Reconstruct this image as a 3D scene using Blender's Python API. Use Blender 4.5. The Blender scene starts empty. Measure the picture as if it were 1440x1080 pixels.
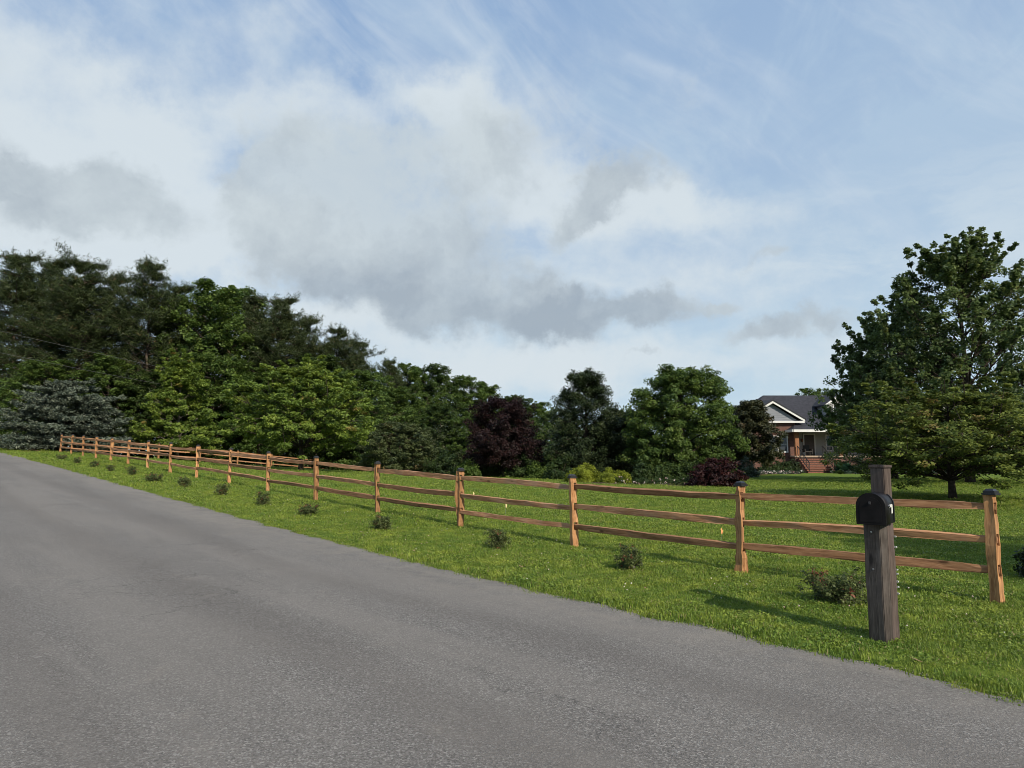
import bpy, math, random
import numpy as np
from mathutils import Vector, Matrix, Euler

scene = bpy.context.scene
R = math.radians
COL = scene.collection
PITCH = math.atan(97 / 960)

# ------------------------------------------------------------------ camera
cam = bpy.data.cameras.new('camera')
cam.sensor_width = 36
cam.lens = 24.0
cam.clip_start = 0.05
cam.clip_end = 6000
cam_ob = bpy.data.objects.new('camera', cam)
COL.objects.link(cam_ob)
cam_ob.location = (0, 0, 1.6)
cam_ob.rotation_euler = (R(90) + PITCH, 0, 0)
scene.camera = cam_ob

# ------------------------------------------------------------------ exposure
scene.view_settings.view_transform = 'Standard'
scene.view_settings.look = 'None'
scene.view_settings.gamma = 1
scene.view_settings.use_curve_mapping = False
scene.view_settings.exposure = 0.0
scene.cycles.filter_width = 0.9

# ------------------------------------------------------------------ sun
SUN_H = Vector((0.50, -0.866, 0)).normalized()
SUN_EL = R(33)
sun_vec = Vector((SUN_H.x * math.cos(SUN_EL), SUN_H.y * math.cos(SUN_EL), math.sin(SUN_EL)))
sl = bpy.data.lights.new('sun', 'SUN')
sl.energy = 5.0
sl.angle = R(0.53)
sl.color = (1.0, 0.90, 0.75)
so = bpy.data.objects.new('sun', sl)
COL.objects.link(so)
so.location = (20, -35, 40)
so.rotation_euler = (-sun_vec).to_track_quat('-Z', 'Y').to_euler()


# ------------------------------------------------------------------ node helpers
class NT:
    def __init__(s, tree):
        s.t = tree
        s.n = tree.nodes
        s.l = tree.links

    def new(s, typ, **kw):
        n = s.n.new(typ)
        for k, v in kw.items():
            setattr(n, k, v)
        return n

    def put(s, sock, v):
        if hasattr(v, 'is_output'):
            s.l.new(v, sock)
        else:
            sock.default_value = v

    def math(s, op, a, b=0.0, clamp=False):
        n = s.new('ShaderNodeMath', operation=op, use_clamp=clamp)
        s.put(n.inputs[0], a)
        s.put(n.inputs[1], b)
        return n.outputs[0]

    def vec(s, op, a, b=(0, 0, 0)):
        n = s.new('ShaderNodeVectorMath', operation=op)
        s.put(n.inputs[0], a)
        if op == 'SCALE':
            s.put(n.inputs['Scale'], b)
        else:
            s.put(n.inputs[1], b)
        return n.outputs['Value'] if op in ('DOT_PRODUCT', 'LENGTH') else n.outputs[0]

    def noise(s, v, scale, detail=4, rough=0.5, dist=0.0, out='Fac'):
        n = s.new('ShaderNodeTexNoise')
        s.put(n.inputs['Vector'], v)
        n.inputs['Scale'].default_value = scale
        n.inputs['Detail'].default_value = detail
        n.inputs['Roughness'].default_value = rough
        n.inputs['Distortion'].default_value = dist
        return n.outputs[out]

    def mix(s, f, a, b, mode='MIX'):
        n = s.new('ShaderNodeMix', data_type='RGBA', blend_type=mode)
        s.put(n.inputs['Factor'], f)
        for sock, v in ((n.inputs['A'], a), (n.inputs['B'], b)):
            pass
        ia = [i for i in n.inputs if i.name == 'A' and i.type == 'RGBA'][0]
        ib = [i for i in n.inputs if i.name == 'B' and i.type == 'RGBA'][0]
        s.put(ia, a if hasattr(a, 'is_output') else (*a, 1) if len(a) == 3 else a)
        s.put(ib, b if hasattr(b, 'is_output') else (*b, 1) if len(b) == 3 else b)
        return [o for o in n.outputs if o.type == 'RGBA'][0]

    def smooth(s, v, lo, hi, a=0.0, b=1.0):
        n = s.new('ShaderNodeMapRange', interpolation_type='SMOOTHSTEP')
        s.put(n.inputs['Value'], v)
        n.inputs['From Min'].default_value = lo
        n.inputs['From Max'].default_value = hi
        n.inputs['To Min'].default_value = a
        n.inputs['To Max'].default_value = b
        return n.outputs[0]


# ------------------------------------------------------------------ world: sky with clouds (by direction)
def px_dir(x, y):
    v = Vector(((x - 720) / 960, 1.0, (540 - y) / 960))
    v.rotate(Euler((PITCH, 0, 0)))
    return v.normalized()


world = bpy.data.worlds.new('World')
scene.world = world
world.use_nodes = True
W = NT(world.node_tree)
W.n.clear()
w_out = W.new('ShaderNodeOutputWorld')
w_bg = W.new('ShaderNodeBackground')
w_bg.inputs['Strength'].default_value = 0.106
W.l.new(w_bg.outputs[0], w_out.inputs[0])
sky = W.new('ShaderNodeTexSky', sky_type='NISHITA')
sky.sun_disc = False
sky.sun_elevation = SUN_EL
sky.sun_rotation = math.atan2(SUN_H.x, SUN_H.y)
sky.air_density = 1.0
sky.dust_density = 1.6
sky.ozone_density = 1.2
d = W.vec('NORMALIZE', W.new('ShaderNodeTexCoord').outputs['Generated'])
wn = W.vec('SUBTRACT', W.noise(d, 3.2, 5, 0.55, out='Color'), (0.5, 0.5, 0.5))
wf = W.vec('SUBTRACT', W.noise(d, 9.0, 8, 0.62, out='Color'), (0.5, 0.5, 0.5))
dW = W.vec('ADD', W.vec('ADD', d, W.vec('SCALE', wn, 0.12)), W.vec('SCALE', wf, 0.13))
dS = W.vec('ADD', d, W.vec('SCALE', wn, 0.06))


def blob(x, y, w, h, rot=0.0, gain=1.0, src=None):
    c = px_dir(x, y)
    a, b = math.cos(R(rot)), math.sin(R(rot))
    e1 = (px_dir(x + 40 * a, y + 40 * b) - c).normalized()
    e1 = (e1 - c * e1.dot(c)).normalized()
    e2 = c.cross(e1)
    k = 1.0 / (1 + ((x - 720) / 960) ** 2 + ((y - 540) / 960) ** 2) ** 0.5
    e1 = e1 / (w / 960 * k)
    e2 = e2 / (h / 960 * k)
    s = src or dW
    q1 = W.vec('DOT_PRODUCT', s, tuple(e1))
    q2 = W.vec('DOT_PRODUCT', s, tuple(e2))
    q = W.math('ADD', W.math('MULTIPLY', q1, q1), W.math('MULTIPLY', q2, q2))
    return W.math('MULTIPLY', W.math('POWER', 2.71828, W.math('MULTIPLY', q, -1.0)), gain)


def total(parts):
    o = parts[0]
    for p in parts[1:]:
        o = W.math('ADD', o, p)
    return o


sep = W.new('ShaderNodeSeparateXYZ')
W.l.new(d, sep.inputs[0])
el = sep.outputs['Z']
# stretched cirrus coordinates (a high flat layer)
den = W.math('MAXIMUM', W.math('ADD', el, 0.12), 0.05)
cx = W.math('DIVIDE', sep.outputs['X'], den)
cy = W.math('DIVIDE', sep.outputs['Y'], den)
comb = W.new('ShaderNodeCombineXYZ')
W.put(comb.inputs[0], W.math('ADD', W.math('MULTIPLY', cx, 0.75), W.math('MULTIPLY', cy, 0.5)))
W.put(comb.inputs[1], W.math('ADD', W.math('MULTIPLY', cx, -1.1), W.math('MULTIPLY', cy, 0.7)))
plane = comb.outputs[0]
cir = W.noise(plane, 0.9, 7, 0.55, 0.6)
cir2 = W.noise(plane, 3.1, 6, 0.6, 0.8)
bandv = W.vec('MULTIPLY', W.vec('ADD', d, W.vec('SCALE', wf, 0.05)), (2.2, 2.2, 9.0))
band = W.noise(bandv, 1.5, 8, 0.6, 0.3)
blue = W.mix(0.80, sky.outputs[0], (2.35, 3.85, 6.5))
veil = W.smooth(el, 0.66, 0.05, 0.08, 0.66)
veil = W.math('ADD', veil, W.smooth(cir, 0.40, 0.70, 0.0, 0.50))
veil = W.math('ADD', veil, W.smooth(cir2, 0.44, 0.72, 0.0, 0.30))
veil = W.math('ADD', veil, blob(1230, 150, 480, 320, 20, 0.45, dS), True)
col = W.mix(veil, blue, (3.95, 5.25, 6.8))
low = W.smooth(el, 0.36, 0.03, 0.0, 0.85)
col = W.mix(low, col, (5.2, 6.65, 7.6))
col = W.mix(W.math('MULTIPLY', W.smooth(band, 0.46, 0.66, 0, .55), W.smooth(el, .42, .25)), col, (6.2, 7.05, 7.6))
col = W.mix(W.math('MULTIPLY', W.smooth(band, 0.45, 0.33, 0, .45), W.smooth(el, .36, .2)), col, (3.9, 5.2, 6.7))
# fine slanting cirrus streaks
cc_ = px_dir(330, 110)
f1 = (px_dir(330 + 30, 110 + 26) - cc_).normalized()
f2 = cc_.cross(f1)
cs = W.new('ShaderNodeCombineXYZ')
W.put(cs.inputs[0], W.math('MULTIPLY', W.vec('DOT_PRODUCT', dS, tuple(f1)), 1.6))
W.put(cs.inputs[1], W.math('MULTIPLY', W.vec('DOT_PRODUCT', dS, tuple(f2)), 6.5))
W.put(cs.inputs[2], W.math('MULTIPLY', W.vec('DOT_PRODUCT', dS, tuple(cc_)), 1.2))
cst = W.noise(cs.outputs[0], 1.5, 8, 0.62, 0.5)
col = W.mix(W.math('MULTIPLY', W.smooth(cst, 0.44, 0.72, 0, .50), W.smooth(el, .12, .35)), col, (5.7, 6.55, 7.5))
# white cloud
fb = W.math('SUBTRACT', W.noise(dS, 5.0, 9, 0.62), 0.5)
fb2 = W.math('SUBTRACT', W.noise(dS, 16.0, 8, 0.62), 0.5)
fbm = W.math('ADD', W.math('MULTIPLY', fb, 1.7), W.math('MULTIPLY', fb2, .8))
white = total([
    blob(40, 190, 240, 110, 30, 1.25), blob(160, 120, 190, 45, 42, .55), blob(300, 330, 300, 60, 5, .8),
    blob(120, 320, 300, 70, 0, .8), blob(470, 165, 210, 50, -5, .85), blob(665, 165, 65, 60, 0, .85), blob(740, 245, 130, 60, 20, .65),
    blob(800, 290, 240, 45, 5, .65), blob(980, 290, 170, 45, 0, .55), blob(960, 400, 340, 50, 3, .65),
    blob(480, 445, 70, 20, 10, .7), blob(640, 495, 280, 45, 5, .75), blob(950, 520, 330, 40, 0, .55),
    blob(400, 40, 50, 70, 20, .45), blob(250, 60, 180, 60, 40, .3)])
generic = W.math('MULTIPLY', W.smooth(W.noise(plane, 1.3, 6, 0.55, 0.3), 0.56, 0.75), W.smooth(el, 0.48, 0.62))
white = W.math('ADD', W.math('ADD', white, W.math('MULTIPLY', fbm, .9)), generic)
wm = W.smooth(white, 0.05, 1.1, 0.0, 0.93)
col = W.mix(wm, col, (6.45, 7.15, 7.6))
streak = total([blob(650, 55, 95, 10, 46, .28, dS), blob(920, 92, 150, 12, 27, .30, dS), blob(955, 100, 40, 6, 22, .25, dS),
                blob(1000, 335, 45, 5, 25, .3, dS)])
col = W.mix(W.math('MULTIPLY', streak, W.smooth(W.noise(d, 14.0, 6, .6), .3, .6, .35, 1.0)), col, (6.3, 7.1, 7.9))
# grey undersides
grey = total([
    blob(130, 250, 130, 50, 12, 1.3), blob(20, 275, 80, 40, 0, .5), blob(395, 260, 85, 85, 0, 1.1),
    blob(540, 245, 170, 85, -10, 1.05), blob(470, 350, 190, 65, 10, 1.05), blob(600, 420, 150, 45, 8, 1.15),
    blob(860, 268, 75, 34, -30, 1.15), blob(815, 325, 45, 16, -45, .85), blob(785, 425, 50, 38, 10, 1.2),
    blob(905, 440, 100, 30, -8, 1.4), blob(1020, 425, 38, 13, -15, 1.05), blob(1110, 465, 110, 24, -6, 1.15),
    blob(1110, 372, 34, 14, -15, .75), blob(900, 510, 22, 7, 0, .7), blob(700, 340, 110, 80, 0, .65),
    blob(690, 190, 45, 55, 0, .7), blob(95, 315, 150, 28, 0, .55),
    blob(290, 245, 40, 75, 10, -.9), blob(760, 330, 40, 50, -30, -.35), blob(300, 420, 120, 40, 0, -.5)])
grey = W.math('ADD', grey, W.math('MULTIPLY', fbm, 1.15))
gm = W.smooth(grey, 0.34, 1.15, 0.0, 0.84)
shade = W.math('ADD', W.math('ADD', W.smooth(W.noise(dW, 5.0, 8, 0.62), 0.28, 0.78, 0, .75), W.math('MULTIPLY', fb2, 1.1)),
               total([blob(590, 420, 230, 45, 8, .5), blob(570, 210, 260, 90, -10, -.45), blob(900, 440, 120, 40, 0, .35),
                      blob(785, 425, 60, 40, 0, .3), blob(855, 270, 90, 40, -30, .15), blob(140, 260, 170, 55, 0, .25), blob(1100, 465, 100, 30, 0, .2),
                      blob(345, 250, 50, 80, 0, .25)]), True)
gcol = W.mix(shade, (5.5, 6.2, 6.6), (3.2, 3.8, 4.45))
col = W.mix(gm, col, gcol)
W.l.new(col, w_bg.inputs['Color'])

# ------------------------------------------------------------------ terrain frame
P1 = np.array([5.13, 7.42])
DF = np.array([-0.686, 0.7276])      # along the road and the fence
NF = np.array([0.7276, 0.686])       # away from the road, into the lawn
ROAD_R, ROAD_L = -2.75, -9.7


def sn(x, y):
    rx, ry = np.asarray(x) - P1[0], np.asarray(y) - P1[1]
    return rx * DF[0] + ry * DF[1], rx * NF[0] + ry * NF[1]


def edge_n(s):
    s = np.asarray(s, float)
    return np.where(s < 9, -3.08 + 0.036 * np.clip(s, -8, 9), -2.756) + 0.02 * np.sin(s * 1.3) * np.cos(s * .37) + 0.025 * np.sin(s * 4.7 + 1.0) + 0.018 * np.sin(s * 9.1 + 2 * np.sin(s * 2.3))


def Hsn(s, n):
    s = np.asarray(s, float)
    n = np.asarray(n, float)
    a = np.clip(s - 8, -60, 200)
    soft = np.where(a > 20, a, np.log1p(np.exp(np.clip(a, -40, 20) / 2.0)) * 2.0)
    h = 3.2 * np.tanh(0.043 * soft / 3.2)
    t = n / 19.0
    f = np.where(t < 0, 1.0, np.where(t < 1.3, 1 - t, -.3))
    f = np.where((t > 1.0), -0.3 + 0.3 * np.exp(-(t - 1.0) / 0.3), f)
    z = h * f
    z = z + 0.03 * np.sin(n * .35 + s * .21) * np.clip(n / 6, 0, 1)
    return z


def Hxy(x, y):
    s, n = sn(x, y)
    return float(Hsn(s, n))


def world_xy(s, n):
    return P1[0] + s * DF[0] + n * NF[0], P1[1] + s * DF[1] + n * NF[1]


# ------------------------------------------------------------------ object helpers
def tag(o, label=None, cat=None, group=None, kind=None):
    if label: o['label'] = label
    if cat: o['category'] = cat
    if group: o['group'] = group
    if kind: o['kind'] = kind
    return o


def empty(name, loc, label, cat, group=None, rz=0.0, scale=None):
    o = bpy.data.objects.new(name, None)
    o.empty_display_size = 0.3
    COL.objects.link(o)
    o.location = loc
    o.rotation_euler = (0, 0, rz)
    if scale: o.scale = scale
    return tag(o, label, cat, group)


def link(name, me, mat=None, parent=None, loc=None, rot=None):
    o = bpy.data.objects.new(name, me)
    COL.objects.link(o)
    if mat and not me.materials:
        me.materials.append(mat)
    if parent: o.parent = parent
    if loc is not None: o.location = loc
    if rot is not None: o.rotation_euler = rot
    return o


def np_mesh(name, V, quads=None, tris=None, smooth=False, tint=None):
    V = np.asarray(V, np.float32).reshape(-1, 3)
    q = np.zeros((0, 4), np.int32) if quads is None else np.asarray(quads, np.int32).reshape(-1, 4)
    t = np.zeros((0, 3), np.int32) if tris is None else np.asarray(tris, np.int32).reshape(-1, 3)
    me = bpy.data.meshes.new(name)
    me.vertices.add(len(V))
    me.vertices.foreach_set('co', V.ravel())
    nl = q.size + t.size
    me.loops.add(nl)
    me.loops.foreach_set('vertex_index', np.concatenate([q.ravel(), t.ravel()]))
    me.polygons.add(len(q) + len(t))
    me.polygons.foreach_set('loop_start', np.concatenate([np.arange(len(q)) * 4, q.size + np.arange(len(t)) * 3]).astype(np.int32))
    me.update(calc_edges=True)
    if smooth:
        me.polygons.foreach_set('use_smooth', np.ones(len(me.polygons), bool))
    if tint is not None:
        a = me.attributes.new('tint', 'FLOAT', 'FACE')
        a.data.foreach_set('value', np.asarray(tint, np.float32))
    return me


class MB:
    """collects boxes, tubes and prisms into one mesh"""

    def __init__(s):
        s.v, s.f = [], []

    def add(s, vs, fs):
        k = len(s.v)
        s.v += [tuple(v) for v in vs]
        s.f += [tuple(i + k for i in f) for f in fs]
        return s

    def box(s, c, d, rz=0.0):
        x, y, z = (i / 2 for i in d)
        ca, sa = math.cos(rz), math.sin(rz)
        vs = []
        for dz in (-z, z):
            for dx, dy in ((-x, -y), (x, -y), (x, y), (-x, y)):
                vs.append((c[0] + dx * ca - dy * sa, c[1] + dx * sa + dy * ca, c[2] + dz))
        return s.add(vs, [(3, 2, 1, 0), (4, 5, 6, 7), (0, 1, 5, 4), (1, 2, 6, 5), (2, 3, 7, 6), (3, 0, 4, 7)])

    def bb(s, x0, x1, y0, y1, z0, z1):
        return s.box(((x0 + x1) / 2, (y0 + y1) / 2, (z0 + z1) / 2), (abs(x1 - x0), abs(y1 - y0), abs(z1 - z0)))

    def tube(s, pts, rad, k=6, cap=True):
        pts = [Vector(p) for p in pts]
        rad = rad if hasattr(rad, '__len__') else [rad] * len(pts)
        vs, fs = [], []
        for i, p in enumerate(pts):
            t = (pts[min(i + 1, len(pts) - 1)] - pts[max(i - 1, 0)]).normalized()
            a = t.cross(Vector((0, 0, 1)) if abs(t.z) < .9 else Vector((1, 0, 0))).normalized()
            b = t.cross(a)
            for j in range(k):
                an = 2 * math.pi * j / k
                vs.append(p + (a * math.cos(an) + b * math.sin(an)) * rad[i])
        for i in range(len(pts) - 1):
            for j in range(k):
                j2 = (j + 1) % k
                fs.append((i * k + j, i * k + j2, (i + 1) * k + j2, (i + 1) * k + j))
        if cap:
            fs.append(tuple(range(k))[::-1])
            fs.append(tuple((len(pts) - 1) * k + j for j in range(k)))
        return s.add(vs, fs)

    def prism(s, poly, vec):
        n = len(poly)
        vs = [Vector(p) for p in poly] + [Vector(p) + Vector(vec) for p in poly]
        fs = [tuple(range(n))[::-1], tuple(range(n, 2 * n))] + [(i, (i + 1) % n, n + (i + 1) % n, n + i) for i in range(n)]
        return s.add(vs, fs)

    def mesh(s, name, smooth=False, bevel=0.0):
        me = bpy.data.meshes.new(name)
        me.from_pydata(s.v, [], s.f)
        import bmesh
        bm = bmesh.new()
        bm.from_mesh(me)
        bmesh.ops.recalc_face_normals(bm, faces=bm.faces)
        if bevel:
            bmesh.ops.bevel(bm, geom=[e for e in bm.edges if len(e.link_faces) == 2 and e.calc_face_angle(0) > 0.6], offset=bevel, segments=2, affect='EDGES')
        bm.to_mesh(me)
        bm.free()
        if smooth:
            for p in me.polygons: p.use_smooth = True
        me.update()
        return me

    def build(s, name, mat, parent=None, smooth=False, bevel=0.0, **kw):
        return link(name, s.mesh(name, smooth, bevel), mat, parent, **kw)


# ------------------------------------------------------------------ materials
def material(name):
    m = bpy.data.materials.new(name)
    m.use_nodes = True
    t = NT(m.node_tree)
    b = m.node_tree.nodes['Principled BSDF']
    return m, t, b


def plain(name, c, rough=0.7, var=0.12, scale=6.0, metal=0.0, bump=0.0, spec=0.4):
    m, t, b = material(name)
    co = t.new('ShaderNodeTexCoord').outputs['Object']
    n = t.noise(co, scale, 6, 0.6)
    lo = tuple(v * (1 - var) for v in c)
    hi = tuple(min(1, v * (1 + var)) for v in c)
    t.put(b.inputs['Base Color'], t.mix(t.smooth(n, 0.3, 0.7), lo, hi))
    t.put(b.inputs['Roughness'], t.smooth(n, 0.2, 0.8, rough * .9, min(1, rough * 1.08)))
    b.inputs['Metallic'].default_value = metal
    b.inputs['Specular IOR Level'].default_value = spec
    if bump:
        bn = t.new('ShaderNodeBump')
        bn.inputs['Strength'].default_value = bump
        bn.inputs['Distance'].default_value = 0.01
        t.put(bn.inputs['Height'], t.noise(co, scale * 8, 4))
        t.put(b.inputs['Normal'], bn.outputs[0])
    return m


def wood(name, c_dark, c_mid, c_light, axis='X', grey=(0.20, 0.17, 0.15), grey_amt=0.25, rough=0.82):
    m, t, b = material(name)
    tc = t.new('ShaderNodeTexCoord')
    oi = t.new('ShaderNodeObjectInfo')
    off = t.new('ShaderNodeCombineXYZ')
    t.put(off.inputs[0], t.math('MULTIPLY', oi.outputs['Random'], 37.0))
    t.put(off.inputs[1], t.math('MULTIPLY', oi.outputs['Random'], 91.0))
    p = t.vec('ADD', tc.outputs['Object'], off.outputs[0])
    mp = t.new('ShaderNodeMapping')
    mp.inputs['Scale'].default_value = {'X': (0.9, 14, 14), 'Z': (14, 14, 0.9)}[axis]
    t.put(mp.inputs['Vector'], p)
    grain = t.noise(mp.outputs[0], 2.2, 8, 0.62, 0.5)
    fine = t.noise(mp.outputs[0], 9.0, 5, 0.6, 0.2)
    broad = t.noise(p, 1.6, 5, 0.6)
    c = t.mix(t.smooth(grain, 0.36, 0.62), c_dark, c_mid)
    c = t.mix(t.smooth(fine, 0.48, 0.72, 0, .6), c, c_light)
    c = t.mix(t.smooth(broad, 0.35, 0.75, 0, .55), c, tuple(v * .62 for v in c_mid))
    c = t.mix(t.math('MULTIPLY', t.smooth(t.noise(p, 3.1, 6, .6), .42, .68), t.math('MULTIPLY', oi.outputs['Random'], grey_amt * 2)), c, grey)
    vo = t.new('ShaderNodeTexVoronoi')
    vo.inputs['Scale'].default_value = 1.0
    mp2 = t.new('ShaderNodeMapping')
    mp2.inputs['Scale'].default_value = {'X': (2.2, 6, 6), 'Z': (6, 6, 2.2)}[axis]
    t.put(mp2.inputs['Vector'], p)
    t.put(vo.inputs['Vector'], mp2.outputs[0])
    c = t.mix(t.smooth(vo.outputs['Distance'], 0.16, 0.06, 0, .75), c, tuple(v * .35 for v in c_dark))
    hs = t.new('ShaderNodeHueSaturation')
    t.put(hs.inputs['Value'], t.smooth(oi.outputs['Random'], 0, 1, .78, 1.18))
    t.put(hs.inputs['Color'], c)
    t.put(b.inputs['Base Color'], hs.outputs[0])
    b.inputs['Roughness'].default_value = rough
    b.inputs['Specular IOR Level'].default_value = 0.25
    bn = t.new('ShaderNodeBump')
    bn.inputs['Strength'].default_value = 0.35
    bn.inputs['Distance'].default_value = 0.003
    t.put(bn.inputs['Height'], t.math('ADD', grain, t.math('MULTIPLY', fine, .6)))
    t.put(b.inputs['Normal'], bn.outputs[0])
    return m


def leaf_mat(name, dark, mid, light, accent=None, rough=0.55, trans=0.35, spec=0.3):
    """leaf colour by the per-leaf value 'tint' (0 to 1, above 1 the accent colour)"""
    m, t, b = material(name)
    at = t.new('ShaderNodeAttribute', attribute_name='tint').outputs['Fac']
    c = t.mix(t.smooth(at, 0.0, 0.5), dark, mid)
    c = t.mix(t.smooth(at, 0.5, 1.0), c, light)
    if accent:
        c = t.mix(t.smooth(at, 1.2, 1.5), c, accent)
    t.put(b.inputs['Base Color'], c)
    b.inputs['Roughness'].default_value = rough
    b.inputs['Specular IOR Level'].default_value = spec
    tr = t.new('ShaderNodeBsdfTranslucent')
    hs = t.new('ShaderNodeHueSaturation')
    hs.inputs['Value'].default_value = 1.3
    hs.inputs['Hue'].default_value = 0.485
    t.put(hs.inputs['Color'], c)
    t.put(tr.inputs['Color'], hs.outputs[0])
    mx = t.new('ShaderNodeMixShader')
    mx.inputs[0].default_value = trans
    t.l.new(b.outputs[0], mx.inputs[1])
    t.l.new(tr.outputs[0], mx.inputs[2])
    out = m.node_tree.nodes['Material Output']
    t.l.new(mx.outputs[0], out.inputs[0])
    return m


M = {}
M['rail'] = wood('cedar_rail', (0.21, 0.092, 0.044), (0.46, 0.235, 0.118), (0.62, 0.38, 0.22), 'X', (0.28, 0.20, 0.15), 0.22)
M['post'] = wood('cedar_post', (0.22, 0.098, 0.040), (0.48, 0.245, 0.105), (0.62, 0.37, 0.18), 'Z', (0.30, 0.2, 0.13), 0.15)
M['grey_timber'] = wood('grey_timber', (0.028, 0.023, 0.020), (0.066, 0.054, 0.047), (0.140, 0.119, 0.102), 'Z', (0.13, 0.115, 0.105), 0.3)
M['brown_timber'] = wood('brown_timber', (0.045, 0.033, 0.028), (0.100, 0.076, 0.064), (0.15, 0.118, 0.10), 'Z', (0.11, 0.085, 0.08), 0.3)
M['black_cap'] = plain('black_cap', (0.018, 0.018, 0.02), 0.45, 0.2, 20)
M['cap_glass'] = plain('cap_glass', (0.02, 0.022, 0.028), 0.3, 0.1, 20, spec=0.5)
M['box_metal'] = plain('black_enamel', (0.008, 0.007, 0.009), 0.5, 0.35, 14, bump=0.08, spec=0.3)
M['box_door'] = plain('black_enamel_door', (0.005, 0.0045, 0.005), 0.6, 0.35, 18, bump=0.06, spec=0.15)
M['steel'] = plain('steel', (0.35, 0.35, 0.36), 0.35, 0.1, 30, metal=0.8)
M['dark_steel'] = plain('dark_steel', (0.06, 0.06, 0.065), 0.4, 0.1, 30, metal=0.5)
M['white'] = plain('white_paint', (0.62, 0.62, 0.60), 0.5, 0.05, 3)
M['white_tag'] = plain('white_enamel', (0.72, 0.72, 0.68), 0.35, 0.08, 30)
M['bark'] = plain('bark', (0.085, 0.066, 0.052), 0.92, 0.5, 7, bump=0.8, spec=0.15)
M['bark_pale'] = plain('bark_pale', (0.19, 0.16, 0.135), 0.92, 0.45, 7, bump=0.6, spec=0.15)
M['bark_dark'] = plain('bark_dark', (0.05, 0.039, 0.032), 0.93, 0.5, 7, bump=0.8, spec=0.15)

M['pine'] = leaf_mat('pine_needles', (0.018, 0.029, 0.010), (0.038, 0.056, 0.017), (0.074, 0.096, 0.028), (0.11, 0.085, 0.035), trans=0.15)
M['dogwood_olive'] = leaf_mat('olive_dogwood_leaves', (0.050, 0.076, 0.017), (0.120, 0.160, 0.033), (0.225, 0.270, 0.055), (0.24, 0.19, 0.06))
M['spruce'] = leaf_mat('blue_spruce_needles', (0.045, 0.062, 0.046), (0.105, 0.130, 0.095), (0.19, 0.215, 0.155), trans=0.12)
M['wood_leaf'] = leaf_mat('wood_leaves', (0.024, 0.046, 0.013), (0.054, 0.092, 0.022), (0.105, 0.155, 0.037), (0.14, 0.17, 0.04))
M['bright_leaf'] = leaf_mat('bright_leaves', (0.036, 0.070, 0.015), (0.082, 0.136, 0.027), (0.150, 0.215, 0.046), (0.18, 0.22, 0.05))
M['dogwood_leaf'] = leaf_mat('dogwood_leaves', (0.062, 0.106, 0.019), (0.150, 0.220, 0.036), (0.260, 0.330, 0.056), (0.27, 0.22, 0.06))
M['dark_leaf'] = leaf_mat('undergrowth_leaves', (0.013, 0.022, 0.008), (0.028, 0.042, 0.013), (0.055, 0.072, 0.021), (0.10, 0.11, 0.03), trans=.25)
M['maple_leaf'] = leaf_mat('maple_leaves', (0.034, 0.060, 0.019), (0.082, 0.124, 0.037), (0.160, 0.212, 0.068), (0.17, 0.19, 0.06), trans=0.35)
M['holly_leaf'] = leaf_mat('holly_leaves', (0.016, 0.028, 0.012), (0.032, 0.050, 0.018), (0.064, 0.088, 0.032), trans=0.18, rough=.45)
M['plum_leaf'] = leaf_mat('plum_leaves', (0.011, 0.005, 0.005), (0.020, 0.008, 0.008), (0.038, 0.015, 0.013), (0.04, 0.028, 0.02), trans=0.2)
M['red_maple_leaf'] = leaf_mat('red_maple_leaves', (0.016, 0.005, 0.005), (0.036, 0.010, 0.009), (0.062, 0.018, 0.015), trans=0.25)
M['magnolia_leaf'] = leaf_mat('magnolia_leaves', (0.022, 0.027, 0.011), (0.044, 0.048, 0.018), (0.080, 0.080, 0.036), (0.13, 0.10, 0.05), trans=0.15, rough=.4)
M['gold_leaf'] = leaf_mat('gold_shrub_leaves', (0.12, 0.155, 0.016), (0.22, 0.265, 0.026), (0.31, 0.355, 0.038))
M['grey_leaf'] = leaf_mat('grey_green_leaves', (0.033, 0.052, 0.020), (0.080, 0.105, 0.038), (0.14, 0.165, 0.062), (0.20, 0.15, 0.06))
M['shrub_leaf'] = leaf_mat('shrub_leaves', (0.02, 0.04, 0.014), (0.042, 0.072, 0.020), (0.08, 0.12, 0.03))
M['hosta_leaf'] = leaf_mat('hosta_leaves', (0.035, 0.085, 0.045), (0.07, 0.15, 0.075), (0.13, 0.22, 0.12), rough=.4)
M['cover_leaf'] = leaf_mat('ground_cover_leaves', (0.04, 0.065, 0.045), (0.075, 0.11, 0.075), (0.12, 0.16, 0.11))
M['rose_leaf'] = leaf_mat('rose_leaves', (0.046, 0.068, 0.024), (0.105, 0.135, 0.044), (0.180, 0.215, 0.072), (0.26, 0.095, 0.055), trans=.4)
M['petal'] = leaf_mat('petals', (0.55, 0.25, 0.25), (0.70, 0.62, 0.58), (0.80, 0.80, 0.76), trans=.3)


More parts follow.
